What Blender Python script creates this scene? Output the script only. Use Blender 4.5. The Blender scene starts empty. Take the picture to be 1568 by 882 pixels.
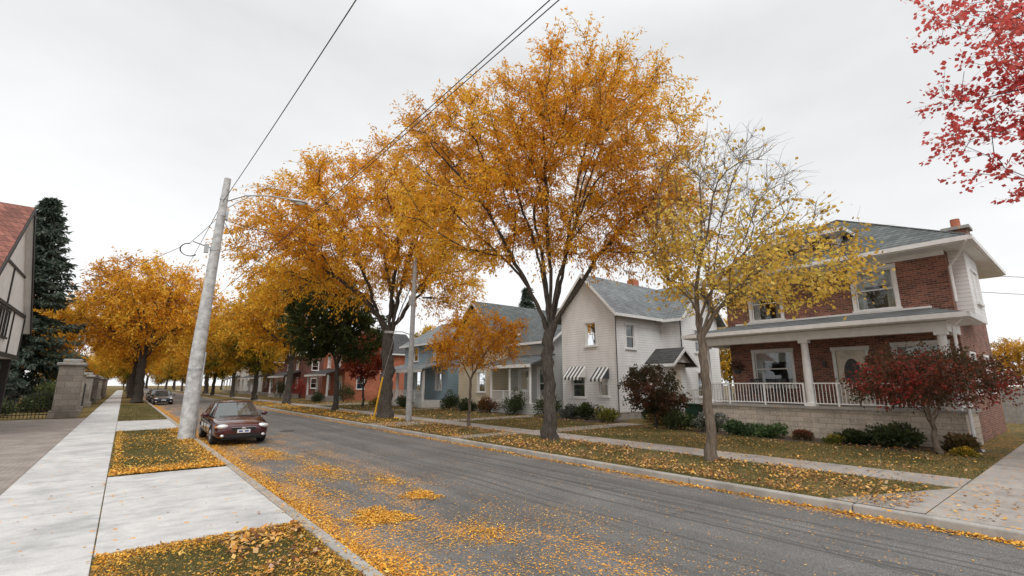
import bpy, math, numpy as np
from mathutils import Vector
sc=bpy.context.scene
RV=np.array([.7777,-.6286,0.]); FV=np.array([.6286,.7777,0.]); UP=np.array([0,0,1.])
# ------------------------------------------------------------ node helpers
def mat(name):
    m=bpy.data.materials.new(name); m.use_nodes=True
    nt=m.node_tree; b=nt.nodes['Principled BSDF']; return m,nt,b
def sv(nt,sock,v):
    if isinstance(v,bpy.types.NodeSocket): nt.links.new(v,sock)
    elif v is not None:
        if isinstance(v,(tuple,list)) and len(v)==3 and sock.type=='RGBA': v=(*v,1)
        sock.default_value=v
def mth(nt,op,a,b=None,c=None,clamp=False):
    n=nt.nodes.new('ShaderNodeMath'); n.operation=op; n.use_clamp=clamp
    sv(nt,n.inputs[0],a); sv(nt,n.inputs[1],b); sv(nt,n.inputs[2],c); return n.outputs[0]
def mix(nt,f,a,b,blend='MIX'):
    n=nt.nodes.new('ShaderNodeMix'); n.data_type='RGBA'; n.blend_type=blend
    sv(nt,n.inputs[0],f); sv(nt,n.inputs[6],a); sv(nt,n.inputs[7],b); return n.outputs[2]
def pos(nt):
    return nt.nodes.new('ShaderNodeNewGeometry').outputs['Position']
def vscale(nt,v,s):
    n=nt.nodes.new('ShaderNodeVectorMath'); n.operation='MULTIPLY'; sv(nt,n.inputs[0],v); n.inputs[1].default_value=s; return n.outputs[0]
def noise(nt,v,scale,detail=3,rough=.55,out='Fac'):
    n=nt.nodes.new('ShaderNodeTexNoise'); sv(nt,n.inputs['Vector'],v); n.inputs['Scale'].default_value=scale
    n.inputs['Detail'].default_value=detail; n.inputs['Roughness'].default_value=rough; return n.outputs[out]
def ramp(nt,f,stops,interp='LINEAR'):
    n=nt.nodes.new('ShaderNodeValToRGB'); sv(nt,n.inputs[0],f); cr=n.color_ramp; cr.interpolation=interp
    while len(cr.elements)<len(stops): cr.elements.new(.5)
    for e,(p,c) in zip(cr.elements,stops):
        e.position=p; e.color=(*c,1) if isinstance(c,(tuple,list)) else (c,c,c,1)
    return n.outputs[0]
def mrange(nt,v,a,b,c=0.,d=1.):
    n=nt.nodes.new('ShaderNodeMapRange'); sv(nt,n.inputs[0],v)
    for i,x in enumerate((a,b,c,d)): n.inputs[i+1].default_value=x
    return n.outputs[0]
def bump(nt,b,h,st=.4,dist=.02):
    n=nt.nodes.new('ShaderNodeBump'); n.inputs['Strength'].default_value=st; n.inputs['Distance'].default_value=dist
    sv(nt,n.inputs['Height'],h); nt.links.new(n.outputs[0],b.inputs['Normal'])
def sep(nt,v):
    n=nt.nodes.new('ShaderNodeSeparateXYZ'); sv(nt,n.inputs[0],v); return n.outputs
def comb(nt,x,y,z=0.):
    n=nt.nodes.new('ShaderNodeCombineXYZ'); sv(nt,n.inputs[0],x); sv(nt,n.inputs[1],y); sv(nt,n.inputs[2],z); return n.outputs[0]
def simple(name,col,rough=.7,metal=0.,ns=3.,amt=.25,bs=0.,bsc=40.,coat=0.):
    m,nt,b=mat(name); p=pos(nt)
    f=noise(nt,p,ns,4)
    f2=mrange(nt,f,.3,.7,1-amt,1+amt*.5)
    c=mix(nt,1.,col,comb(nt,f2,f2,f2),'MULTIPLY')
    sv(nt,b.inputs['Base Color'],c); b.inputs['Roughness'].default_value=rough; b.inputs['Metallic'].default_value=metal
    b.inputs['Coat Weight'].default_value=coat
    if bs: bump(nt,b,noise(nt,p,bsc,3),bs,.01)
    return m
def leafmask(nt,p,dens,scale=20.,leafcols=((.72,.31,.03),(.84,.46,.07),(.34,.16,.045))):
    v=nt.nodes.new('ShaderNodeTexVoronoi'); v.inputs['Scale'].default_value=scale
    d=noise(nt,p,9.,2,out='Color')
    off=nt.nodes.new('ShaderNodeVectorMath'); off.operation='MULTIPLY_ADD'; sv(nt,off.inputs[0],d); off.inputs[1].default_value=(.06,.06,0); sv(nt,off.inputs[2],p)
    sv(nt,v.inputs['Vector'],off.outputs[0])
    s=sep(nt,v.outputs['Color'])
    lt=mth(nt,'LESS_THAN',s[0],dens)
    near=mth(nt,'LESS_THAN',v.outputs['Distance'],.5)
    mk=mth(nt,'MULTIPLY',lt,near)
    col=ramp(nt,s[1],[(0,leafcols[2]),(.3,leafcols[0]),(.7,leafcols[0]),(1,leafcols[1])])
    return mk,col
# ------------------------------------------------------------ materials
def m_grass():
    m,nt,b=mat('grass_ground'); p=pos(nt); s=sep(nt,p)
    n1=noise(nt,p,1.3,4); n2=noise(nt,p,35,3)
    c=ramp(nt,n1,[(.3,(.09,.09,.035)),(.5,(.135,.12,.05)),(.7,(.19,.15,.075))])
    c=mix(nt,.6,c,ramp(nt,n2,[(.3,(.35,.35,.35)),(.7,(1.3,1.3,1.3))]),'MULTIPLY')
    big=noise(nt,p,.55,3)
    dens=mrange(nt,big,.35,.65,.08,.5)
    mk,lc=leafmask(nt,p,dens,19.,((.5,.22,.05),(.66,.36,.09),(.25,.14,.06)))
    c=mix(nt,mk,c,lc)
    sv(nt,b.inputs['Base Color'],c); b.inputs['Roughness'].default_value=.95; b.inputs['Specular IOR Level'].default_value=.1
    bump(nt,b,n2,.6,.03); return m
def m_asphalt():
    m,nt,b=mat('asphalt'); p=pos(nt); s=sep(nt,p)
    fine=noise(nt,p,80,3); 
    wp=nt.nodes.new('ShaderNodeVectorMath'); wp.operation='MULTIPLY_ADD'; sv(nt,wp.inputs[0],noise(nt,vscale(nt,p,(.3,.06,1)),1.,3,out='Color')); wp.inputs[1].default_value=(1.6,0,0); sv(nt,wp.inputs[2],p); p2=wp.outputs[0]
    st=noise(nt,vscale(nt,p2,(1.6,.06,1)),1.3,5,.6)
    c=ramp(nt,fine,[(.3,(.06,.058,.055)),(.5,(.135,.13,.124)),(.7,(.26,.25,.237))])
    stc=ramp(nt,st,[(.34,(.80,.80,.80)),(.5,(1,1,1)),(.66,(1.16,1.155,1.15))])
    c=mix(nt,1.,c,stc,'MULTIPLY')
    big=noise(nt,p,.5,4,.6); bc=mrange(nt,big,.3,.7,.78,1.2)
    c=mix(nt,1.,c,comb(nt,bc,bc,bc),'MULTIPLY')
    tr=noise(nt,vscale(nt,p2,(6.,.03,1)),1.1,3,.6)
    tm=mth(nt,'MULTIPLY',mth(nt,'MULTIPLY',mrange(nt,tr,.56,.60),.6),mrange(nt,s[0],5.4,6.2))
    c=mix(nt,tm,c,(.055,.054,.052))
    v=nt.nodes.new('ShaderNodeTexVoronoi'); v.feature='DISTANCE_TO_EDGE'; v.inputs['Scale'].default_value=.3
    dd=nt.nodes.new('ShaderNodeVectorMath'); dd.operation='MULTIPLY_ADD'; sv(nt,dd.inputs[0],noise(nt,p,1.4,5,out='Color')); dd.inputs[1].default_value=(1.1,1.1,0); sv(nt,dd.inputs[2],p)
    sv(nt,v.inputs['Vector'],dd.outputs[0])
    cr=mth(nt,'LESS_THAN',v.outputs['Distance'],.0028)
    c=mix(nt,mth(nt,'MULTIPLY',cr,.5),c,(.03,.03,.03))
    u=mrange(nt,s[0],2.4,9.8)
    dr=ramp(nt,u,[(0,.98),(.06,.9),(.10,.28),(.25,.24),(.40,.17),(.50,.02),(.92,.01),(.96,.3),(1,.5)])
    pat=mrange(nt,noise(nt,vscale(nt,p,(1.,.4,1)),1.1,4,.65),.46,.62,.03,2.2)
    far=mrange(nt,s[1],5,60,1.,1.5)
    near_k=mth(nt,'GREATER_THAN',dr,.8)
    dens=mth(nt,'MULTIPLY',mth(nt,'MULTIPLY',dr,mth(nt,'MAXIMUM',pat,mth(nt,'MULTIPLY',near_k,.95))),far)
    mk,lc=leafmask(nt,p,dens,34.)
    c=mix(nt,mk,c,lc)
    sv(nt,b.inputs['Base Color'],c); b.inputs['Roughness'].default_value=.68
    bump(nt,b,fine,.5,.01); return m
def m_concrete(name,base=(.57,.56,.545),leaf=.008):
    m,nt,b=mat(name); p=pos(nt)
    n1=noise(nt,p,.9,5,.6); n2=noise(nt,p,60,3); n3=noise(nt,vscale(nt,p,(1.,1.5,1)),2.4,5,.65)
    c=mix(nt,1.,base,ramp(nt,n1,[(.3,(.72,.725,.73)),(.5,(.97,.97,.97)),(.7,(1.12,1.12,1.11))]),'MULTIPLY')
    c=mix(nt,.45,c,ramp(nt,n3,[(.36,(.62,.62,.62)),(.54,(1.04,1.04,1.04))]),'MULTIPLY')
    c=mix(nt,.5,c,ramp(nt,n2,[(.3,(.75,.75,.75)),(.7,(1.15,1.15,1.15))]),'MULTIPLY')
    st=mrange(nt,noise(nt,p,.45,4,.65),.56,.66); c=mix(nt,mth(nt,'MULTIPLY',st,.40),c,tuple(x*.45 for x in base))
    mk,lc=leafmask(nt,p,leaf,16.)
    c=mix(nt,mk,c,lc)
    sv(nt,b.inputs['Base Color'],c); b.inputs['Roughness'].default_value=.85; bump(nt,b,n2,.3,.004); return m
def m_brick(name,c1,c2,mortar,bw=.23,rh=.078,ms=.011,vari=1.,plan=False,rough=.85):
    m,nt,b=mat(name); p=pos(nt); s=sep(nt,p)
    uv=comb(nt,s[0],s[1]) if plan else comb(nt,mth(nt,'ADD',s[0],s[1]),s[2])
    t=nt.nodes.new('ShaderNodeTexBrick'); sv(nt,t.inputs['Vector'],uv); t.inputs['Scale'].default_value=1
    t.inputs['Brick Width'].default_value=bw; t.inputs['Row Height'].default_value=rh; t.inputs['Mortar Size'].default_value=ms
    t.inputs['Mortar Smooth'].default_value=.2
    t.inputs['Color1'].default_value=(*c1,1); t.inputs['Color2'].default_value=(*c2,1); t.inputs['Mortar'].default_value=(*mortar,1)
    n1=noise(nt,p,1.1,4); n2=noise(nt,p,25,3)
    c=mix(nt,.8*vari,t.outputs['Color'],ramp(nt,n1,[(.3,(.7,.7,.7)),(.7,(1.2,1.2,1.2))]),'MULTIPLY')
    c=mix(nt,.6,c,ramp(nt,n2,[(.3,(.55,.55,.55)),(.7,(1.35,1.35,1.35))]),'MULTIPLY')
    sv(nt,b.inputs['Base Color'],c); b.inputs['Roughness'].default_value=rough
    bump(nt,b,mth(nt,'SUBTRACT',1.,t.outputs['Fac']),.5,.012); return m
def m_siding(name,col,h=.15):
    m,nt,b=mat(name); p=pos(nt); s=sep(nt,p)
    fr=mth(nt,'FRACT',mth(nt,'DIVIDE',s[2],h))
    n1=noise(nt,vscale(nt,p,(1,1,.4)),1.5,4)
    c=mix(nt,1.,col,ramp(nt,n1,[(.3,(.88,.88,.87)),(.65,(1.03,1.03,1.03))]),'MULTIPLY')
    lap_shade=mth(nt,'LESS_THAN',fr,.1)
    c=mix(nt,mth(nt,'MULTIPLY',lap_shade,.6),c,tuple(x*.35 for x in col))  # shade line at each lap, painted into the board colour
    sv(nt,b.inputs['Base Color'],c); b.inputs['Roughness'].default_value=.55
    bump(nt,b,mth(nt,'SUBTRACT',1.,fr),.35,.015); return m
def m_shingle(name,c1,c2,rh=.13,bw=.3):
    return m_brick(name,c1,c2,tuple(x*.4 for x in c1),bw,rh,.014)
def m_leaf(name,trans=.35):
    m,nt,b=mat(name)
    a=nt.nodes.new('ShaderNodeAttribute'); a.attribute_name='Col'
    sv(nt,b.inputs['Base Color'],a.outputs['Color']); b.inputs['Roughness'].default_value=.6; b.inputs['Specular IOR Level'].default_value=.25
    t=nt.nodes.new('ShaderNodeBsdfTranslucent'); sv(nt,t.inputs[0],a.outputs['Color'])
    x=nt.nodes.new('ShaderNodeMixShader'); x.inputs[0].default_value=trans
    nt.links.new(b.outputs[0],x.inputs[1]); nt.links.new(t.outputs[0],x.inputs[2])
    nt.links.new(x.outputs[0],nt.nodes['Material Output'].inputs[0]); return m
def m_glass():
    m,nt,b=mat('window_glass')
    fr=nt.nodes.new('ShaderNodeFresnel'); fr.inputs[0].default_value=1.55
    g=nt.nodes.new('ShaderNodeBsdfGlossy'); g.inputs['Roughness'].default_value=.03; g.inputs[0].default_value=(.9,.93,.95,1)
    t=nt.nodes.new('ShaderNodeBsdfTransparent'); t.inputs[0].default_value=(.75,.8,.8,1)
    x=nt.nodes.new('ShaderNodeMixShader'); sv(nt,x.inputs[0],mth(nt,'ADD',fr.outputs[0],.06))
    nt.links.new(t.outputs[0],x.inputs[1]); nt.links.new(g.outputs[0],x.inputs[2])
    nt.links.new(x.outputs[0],nt.nodes['Material Output'].inputs[0]); return m
def m_stripe(name):
    m,nt,b=mat(name); s=sep(nt,pos(nt))
    fr=mth(nt,'LESS_THAN',mth(nt,'FRACT',mth(nt,'DIVIDE',s[1],.3)),.5)
    sv(nt,b.inputs['Base Color'],mix(nt,fr,(.75,.75,.73),(.06,.065,.07))); b.inputs['Roughness'].default_value=.6; return m
def m_bark(name,c1,c2):
    m,nt,b=mat(name); p=pos(nt)
    n=noise(nt,vscale(nt,p,(9,9,1.6)),2.2,5,.65)
    sv(nt,b.inputs['Base Color'],ramp(nt,n,[(.32,c1),(.62,c2)])); b.inputs['Roughness'].default_value=.95
    bump(nt,b,n,.8,.03); return m
GRASS=m_grass(); ASPH=m_asphalt(); CONC=m_concrete('sidewalk_concrete'); CONC2=m_concrete('old_concrete',(.38,.345,.31),.06); KERB=m_concrete('kerb_concrete',(.39,.37,.34),.04)
PAVER=m_brick('paver',(.28,.235,.205),(.35,.30,.265),(.16,.14,.12),.22,.11,.008,plan=True)
BRICK=m_brick('red_brick',(.13,.042,.028),(.35,.12,.07),(.28,.23,.19))
BRICK2=m_brick('orange_brick',(.45,.12,.06),(.55,.17,.085),(.42,.2,.13))
BRICK3=m_brick('dark_brick',(.14,.04,.032),(.22,.07,.05),(.2,.15,.13))
STONE=m_brick('porch_stone',(.48,.41,.33),(.58,.51,.42),(.36,.31,.25),.5,.19,.012)
PIERST=m_brick('pier_stone',(.27,.235,.20),(.36,.32,.27),(.18,.155,.13),.62,.36,.01)
WSID=m_siding('white_siding',(.84,.84,.835)); BSID=m_siding('blue_siding',(.30,.41,.48)); CSID=m_siding('cream_siding',(.70,.62,.46)); GSID=m_siding('grey_siding',(.52,.53,.52))
ROOF=m_shingle('grey_shingle',(.09,.105,.105),(.155,.172,.17)); ROOF2=m_shingle('slate_shingle',(.17,.185,.19),(.25,.265,.27)); ROOFR=m_shingle('red_tile',(.18,.066,.048),(.33,.125,.09),.3,.24); ROOFD=m_shingle('dark_shingle',(.05,.048,.05),(.09,.085,.085))
WHITE=simple('white_paint',(.80,.80,.785),.5,ns=4,amt=.1); STUCCO=simple('stucco',(.84,.83,.81),.9,ns=2,amt=.1,bs=.3)
TIMBER=simple('dark_timber',(.035,.032,.03),.7,ns=6); DARK=simple('unlit_room_dark',(.025,.024,.023),.9); CURT=simple('curtain',(.48,.46,.42),.9,ns=9)
GLASS=m_glass(); IRON=simple('black_iron',(.02,.02,.021),.5); BLACKM=simple('dark_metal',(.05,.05,.055),.5)
POLEC=simple('pole_concrete',(.54,.54,.535),.8,ns=5,amt=.4,bs=.3,bsc=60); POLEW=simple('pole_wood',(.34,.33,.32),.9,ns=5); STEEL=simple('galvanised',(.5,.51,.52),.4,.6)
YEL=simple('yellow_plastic',(.75,.42,.03),.5); WIRE=simple('cable',(.02,.02,.02),.6); AWN=m_stripe('awning_stripe')
CREAM=simple('cream_paint',(.72,.66,.54),.6)
BARK=m_bark('bark',(.022,.018,.015),(.10,.083,.067)); BARKL=m_bark('bark_light',(.075,.055,.04),(.21,.165,.125))
LEAF=m_leaf('autumn_leaf',.48); LEAFG=m_leaf('green_leaf',.2); BLADE=m_leaf('grass_blade',.3); LITTER=m_leaf('fallen_leaf',.1)
MULCH=simple('mulch',(.09,.065,.045),.95,ns=12,amt=.5,bs=.8,bsc=25)
# ------------------------------------------------------------ mesh helpers
def empty(name,loc=(0,0,0)):
    o=bpy.data.objects.new(name,None); o.location=loc; o.empty_display_size=.3; sc.collection.objects.link(o); return o
def np_mesh(name,V,Q,m,parent=None,col=None,smooth=False):
    me=bpy.data.meshes.new(name); V=np.asarray(V,dtype=np.float32); Q=np.asarray(Q,dtype=np.int32)
    me.vertices.add(len(V)); me.vertices.foreach_set('co',V.ravel())
    me.loops.add(Q.size); me.loops.foreach_set('vertex_index',Q.ravel())
    me.polygons.add(len(Q)); me.polygons.foreach_set('loop_start',(np.arange(len(Q))*Q.shape[1]).astype(np.int32))
    me.update(calc_edges=True)
    if smooth: me.polygons.foreach_set('use_smooth',np.ones(len(Q),dtype=bool))
    if col is not None:
        a=me.color_attributes.new('Col','FLOAT_COLOR','POINT'); c=np.ones((len(V),4),dtype=np.float32); c[:,:3]=col; a.data.foreach_set('color',c.ravel())
    me.materials.append(m); o=bpy.data.objects.new(name,me); sc.collection.objects.link(o)
    if parent: o.parent=parent
    return o
class B:
    def __init__(s): s.v=[]; s.f=[]
    def poly(s,pts):
        n=len(s.v); s.v+=[tuple(p) for p in pts]; s.f.append(tuple(range(n,n+len(pts))))
    def box(s,x0,x1,y0,y1,z0,z1):
        x0,x1=min(x0,x1),max(x0,x1); y0,y1=min(y0,y1),max(y0,y1); n=len(s.v)
        s.v+=[(x0,y0,z0),(x1,y0,z0),(x1,y1,z0),(x0,y1,z0),(x0,y0,z1),(x1,y0,z1),(x1,y1,z1),(x0,y1,z1)]
        s.f+=[tuple(n+i for i in f) for f in ((0,3,2,1),(4,5,6,7),(0,1,5,4),(1,2,6,5),(2,3,7,6),(3,0,4,7))]
    def slab(s,pts,t):
        k=len(pts); n=len(s.v); s.v+=[tuple(p) for p in pts]+[(p[0],p[1],p[2]-t) for p in pts]
        s.f.append(tuple(range(n,n+k))); s.f.append(tuple(range(n+2*k-1,n+k-1,-1)))
        for i in range(k): j=(i+1)%k; s.f.append((n+i,n+j,n+k+j,n+k+i))
    def tube(s,pts,rad,k=8,cap=True):
        V,Q=tube(np.array(pts,float),np.array(rad,float)*np.ones(len(pts)),k); n=len(s.v)
        s.v+=[tuple(v) for v in V]; s.f+=[tuple(int(i)+n for i in q) for q in Q]
        if cap: s.f.append(tuple(n+i for i in range(k))); s.f.append(tuple(n+len(V)-k+i for i in range(k)))
    def sphere(s,c,r,nu=12,nv=8):
        n=len(s.v)
        for i in range(nv+1):
            t=math.pi*i/nv
            for j in range(nu):
                a=2*math.pi*j/nu; s.v.append((c[0]+r[0]*math.sin(t)*math.cos(a),c[1]+r[1]*math.sin(t)*math.sin(a),c[2]+r[2]*math.cos(t)))
        for i in range(nv):
            for j in range(nu): s.f.append((n+i*nu+j,n+i*nu+(j+1)%nu,n+(i+1)*nu+(j+1)%nu,n+(i+1)*nu+j))
    def out(s,name,m,parent=None,smooth=False,bevel=0.):
        if not s.v: return None
        me=bpy.data.meshes.new(name); me.from_pydata(s.v,[],s.f); me.update(); me.materials.append(m)
        if smooth: me.polygons.foreach_set('use_smooth',[True]*len(me.polygons))
        o=bpy.data.objects.new(name,me); sc.collection.objects.link(o)
        if parent: o.parent=parent
        if bevel:
            md=o.modifiers.new('bevel','BEVEL'); md.width=bevel; md.segments=2; md.limit_method='ANGLE'
        return o
def tube(pts,rad,k):
    t=np.gradient(pts,axis=0); t/=np.linalg.norm(t,axis=1)[:,None]+1e-9
    ref=np.array([.31,.87,.12]) if abs(t[0]@np.array([.31,.87,.12]))<.85 else np.array([1.,.1,0])
    a=np.cross(t,ref); a/=np.linalg.norm(a,axis=1)[:,None]+1e-9; b=np.cross(t,a)
    an=np.arange(k)*2*np.pi/k
    V=pts[:,None,:]+rad[:,None,None]*(np.cos(an)[None,:,None]*a[:,None,:]+np.sin(an)[None,:,None]*b[:,None,:])
    n=len(pts); i=np.arange(n-1)[:,None]*k; j=np.arange(k)[None,:]; j2=(j+1)%k
    Q=np.stack([i+j,i+j2,i+k+j2,i+k+j],-1).reshape(-1,4)
    return V.reshape(-1,3),Q
class Acc:
    def __init__(s): s.V=[];s.Q=[];s.n=0
    def add(s,V,Q): s.V.append(V); s.Q.append(Q+s.n); s.n+=len(V)
    def get(s): return np.concatenate(s.V),np.concatenate(s.Q)
def nrm(a): return a/(np.linalg.norm(a,axis=-1,keepdims=True)+1e-9)
def leaf_quads(P,D,L,W,rng,up=None):
    n=len(P); D=nrm(D); r=rng.normal(size=(n,3)) if up is None else up
    S=nrm(np.cross(D,r)); L=L[:,None]; W=W[:,None]
    V=np.stack([P,P+D*L*.45+S*W*.5,P+D*L,P+D*L*.5-S*W*.5],1).reshape(-1,3)
    Q=np.arange(4*n).reshape(n,4); return V,Q
def pal_col(pal,t,rng,jit=.18):
    pal=np.array(pal); k=len(pal)-1; t=np.clip(t,0,.9999)*k; i=t.astype(int); f=(t-i)[:,None]
    c=pal[i]*(1-f)+pal[i+1]*f
    c=c*(1+rng.normal(size=(len(c),1))*jit); c=c*(1+rng.normal(size=(len(c),3))*.04)
    return np.clip(c,.004,.95)
def sm_noise(P,rng,sc_=.5):
    t=np.zeros(len(P))
    for i in range(5):
        k=rng.normal(size=3)*sc_*(1+i*.5); t+=np.sin(P@k+rng.uniform(0,6.28))/(1+i*.35)
    return .5+.5*np.tanh(t*.6)
# ------------------------------------------------------------ trees
def make_tree(name,loc,zt,R,ells,nn,tw,lpt,LL,LW,pal,seed,nlimb=7,tip=.011,twl=(.5,1.1),droop=.3,bark=None,mind=.55,dens=None,leafmat=None,lean=(0,0),side=1.,bf=.35,nscale=.45,spread=.07):
    rng=np.random.default_rng(seed); bark=bark or BARK; e=empty(name,loc)
    C=[];Rr=[]
    for (l,d,z,rx,ry,rz) in ells: C.append(l*RV+d*FV+z*UP); Rr.append((rx,ry,rz))
    C=np.array(C);Rr=np.array(Rr); w=Rr.prod(1); w=w/w.sum()
    idx=rng.choice(len(C),size=nn*8,p=w); dirs=nrm(rng.normal(size=(nn*8,3))); rad=rng.uniform(.05,1,nn*8)**.38
    q=dirs*rad[:,None]*Rr[idx]; cand=C[idx]+q[:,:1]*RV+q[:,1:2]*FV+q[:,2:]*UP
    K=np.zeros((nn,3)); c=0
    for p in cand:
        if c and np.min(((K[:c]-p)**2).sum(1))<mind**2: continue
        K[c]=p; c+=1
        if c>=nn: break
    K=K[:c]
    ztop=zt; nt_=max(5,int(zt/.45)); tz=np.linspace(0,ztop,nt_)
    T=np.stack([lean[0]*(tz/ztop)+.05*np.sin(tz*1.3+seed),lean[1]*(tz/ztop)+.05*np.cos(tz*1.1+seed),tz],1); T[0,:2]=0
    nodes=[*T]; par=[-1]+list(range(nt_-1)); pl=[0]*nt_
    for k in range(nlimb):
        a=2*math.pi*k/nlimb+rng.uniform(-.35,.35)
        j=rng.integers(len(C)) if k%2 else k%len(C)
        tgt=C[j]+np.array([math.cos(a),math.sin(a),0])*Rr[j][0]*rng.uniform(.25,.6)+UP*Rr[j][2]*rng.uniform(-.35,.35)
        st=nt_-1-int(rng.integers(0,max(1,nt_//5))); p0=nodes[st]; d=tgt-p0; L=np.linalg.norm(d)
        c1=p0+np.array([d[0]*.22,d[1]*.22,L*.38]); m=max(4,int(L/.7)); prev=st
        wob=rng.normal(size=3)*.25
        for i in range(1,m+1):
            t=i/m; p=(1-t)**2*p0+2*t*(1-t)*c1+t*t*tgt+wob*math.sin(t*5)*.6+rng.normal(size=3)*.05
            nodes.append(p); par.append(prev); pl.append(pl[prev]+L/m); prev=len(nodes)-1
    base_n=len(nodes); N=np.array(nodes); PL=np.array(pl,float); elig=np.ones(base_n,bool); elig[:nt_-1]=False
    PLt=PL-PL[nt_-1]
    rem=K.copy(); D=np.linalg.norm(rem[:,None]-N[None],axis=2)+bf*np.maximum(PLt,0)[None]; D[:,~elig]=1e9
    best=D.argmin(1); bd=D.min(1); act=np.ones(len(rem),bool)
    for _ in range(len(rem)):
        i=int(np.where(act,bd,1e9).argmin()); act[i]=False; j=int(best[i])
        nodes.append(rem[i]); par.append(j); L=PLt[j]+np.linalg.norm(rem[i]-nodes[j]); PLt=np.append(PLt,L)
        dn=np.linalg.norm(rem-rem[i],axis=1)+bf*L; u=dn<bd; best[u]=len(nodes)-1; bd[u]=dn[u]
    N=np.array(nodes); n=len(N); par=np.array(par)
    cnt=np.zeros(n); ch=[[] for _ in range(n)]
    for i in range(1,n): ch[par[i]].append(i)
    order=[];stk=[0]
    while stk: x=stk.pop(); order.append(x); stk+=ch[x]
    for x in reversed(order): cnt[x]=1 if not ch[x] else sum(cnt[c_] for c_ in ch[x])
    ex=math.log(cnt[0])/math.log(R*.82/tip); rr=tip*cnt**(1/ex)
    zz=N[:nt_,2]; rr[:nt_]=np.maximum(rr[:nt_],R*(.86+.12*(1-zz/ztop)))+R*.45*np.exp(-zz/.28)
    A=Acc()
    stk=[(0,None)]
    while stk:
        s0,p0=stk.pop(); chain=[s0] if p0 is None else [p0,s0]
        x=s0
        while ch[x]:
            cs=sorted(ch[x],key=lambda q_:-cnt[q_]); 
            for c_ in cs[1:]: stk.append((c_,x))
            x=cs[0]; chain.append(x)
        P=N[chain]; r=rr[chain].copy()
        if p0 is not None: r[0]=min(r[0],r[1]*1.25)
        if len(P)>=2:
            t=np.arange(len(P)); tt=np.linspace(0,len(P)-1,(len(P)-1)*2+1)
            if len(P)>2:
                Pm=P.copy(); Pm[1:-1]=.5*P[1:-1]+.25*(P[:-2]+P[2:])
                if p0 is None: Pm[:nt_]=P[:nt_]
                P=Pm
            P2=np.stack([np.interp(tt,t,P[:,k]) for k in range(3)],1); r2=np.interp(tt,t,r)
            P2[1::2]+=rng.normal(size=P2[1::2].shape)*np.minimum(.05,r2[1::2,None]*.5)
            A.add(*tube(P2,r2,10 if r2[0]>.1 else (6 if r2[0]>.04 else 4)))
    src=np.arange(base_n,n); 
    cen=np.average(C,axis=0,weights=w)
    S=np.repeat(src,tw); m=len(S)
    pd=nrm(N[S]-N[par[S]]); tdir=nrm(pd*.7+rng.normal(size=(m,3))*.65+nrm(N[S]-cen)*.5+UP*.25*side)
    L=rng.uniform(*twl,m); fr=rng.uniform(0,1,m)[:,None]; p0=N[S]*(fr)+N[par[S]]*(1-fr)
    p1=p0+tdir*L[:,None]*.5+rng.normal(size=(m,3))*.04; p2=p0+tdir*L[:,None]+UP*(-droop*L[:,None]*.55)
    an=np.arange(3)*2*np.pi/3; a=nrm(np.cross(tdir,rng.normal(size=(m,3)))); b=np.cross(tdir,a)
    ring=np.cos(an)[None,:,None]*a[:,None]+np.sin(an)[None,:,None]*b[:,None]
    V=np.concatenate([p0[:,None]+ring*tip*.8,p1[:,None]+ring*tip*.55,p2[:,None]+ring*tip*.25],1)
    off=np.arange(m)[:,None,None]*9; q=np.array([[i,(i+1)%3,3+(i+1)%3,3+i] for i in range(3)]+[[3+i,3+(i+1)%3,6+(i+1)%3,6+i] for i in range(3)])
    A.add(V.reshape(-1,3),(q[None]+off).reshape(-1,4))
    Vv,Qq=A.get(); np_mesh('trunk_and_branches',Vv,Qq,bark,e,smooth=True)
    li=np.repeat(np.arange(m),lpt); k=len(li)
    full=np.clip(.42+.78*sm_noise(N[S],rng,1.3)+rng.normal(0,.24,m),.06,1.)
    kp=rng.uniform(size=k)<full[li]; li=li[kp]; k=len(li)
    if dens is not None:
        pr=dens(p0[li],rng); kp=rng.uniform(size=k)<pr; li=li[kp]; k=len(li)
    t=rng.uniform(.1,1.05,k)[:,None]; bz=(1-t)**2*p0[li]+2*t*(1-t)*p1[li]+t*t*p2[li]
    P=bz+rng.normal(size=(k,3))*spread
    Dv=tdir[li]*.6+rng.normal(size=(k,3))*.5-UP*droop*1.6
    sc2=rng.uniform(.6,1.3,k)
    V,Q=leaf_quads(P,Dv,LL*sc2,LW*sc2,rng)
    tn=sm_noise(N[S],rng,nscale)[li]*.75+rng.uniform(0,.25,k)
    col=np.repeat(pal_col(pal,tn,rng),4,axis=0)
    np_mesh('leaves',V,Q,leafmat or LEAF,e,col)
    return e
def copy_tree(src,name,loc,rz,s,parent=None):
    e=empty(name,loc); e.rotation_euler=(0,0,rz); e.scale=(s,s,s)
    if parent: e.parent=parent
    for c in src.children:
        o=bpy.data.objects.new(c.name,c.data); sc.collection.objects.link(o); o.parent=e
    return e
ORG=[(.46,.23,.04),(.74,.35,.03),(.86,.44,.035),(.90,.51,.05),(.92,.60,.10)]
ORG2=[(.22,.18,.03),(.58,.32,.03),(.82,.45,.04),(.90,.56,.07)]
YEL_=[(.36,.25,.07),(.72,.46,.07),(.88,.61,.12),(.88,.68,.22)]
GRN=[(.04,.055,.016),(.07,.09,.022),(.13,.12,.03),(.44,.28,.04)]
MIXY=[(.06,.075,.018),(.22,.19,.025),(.64,.41,.04),(.88,.52,.06)]
REDM=[(.34,.035,.04),(.58,.075,.07),(.72,.14,.12),(.78,.25,.20)]
RBUSH=[(.05,.07,.025),(.13,.065,.03),(.34,.04,.035),(.56,.055,.055)]
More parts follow.
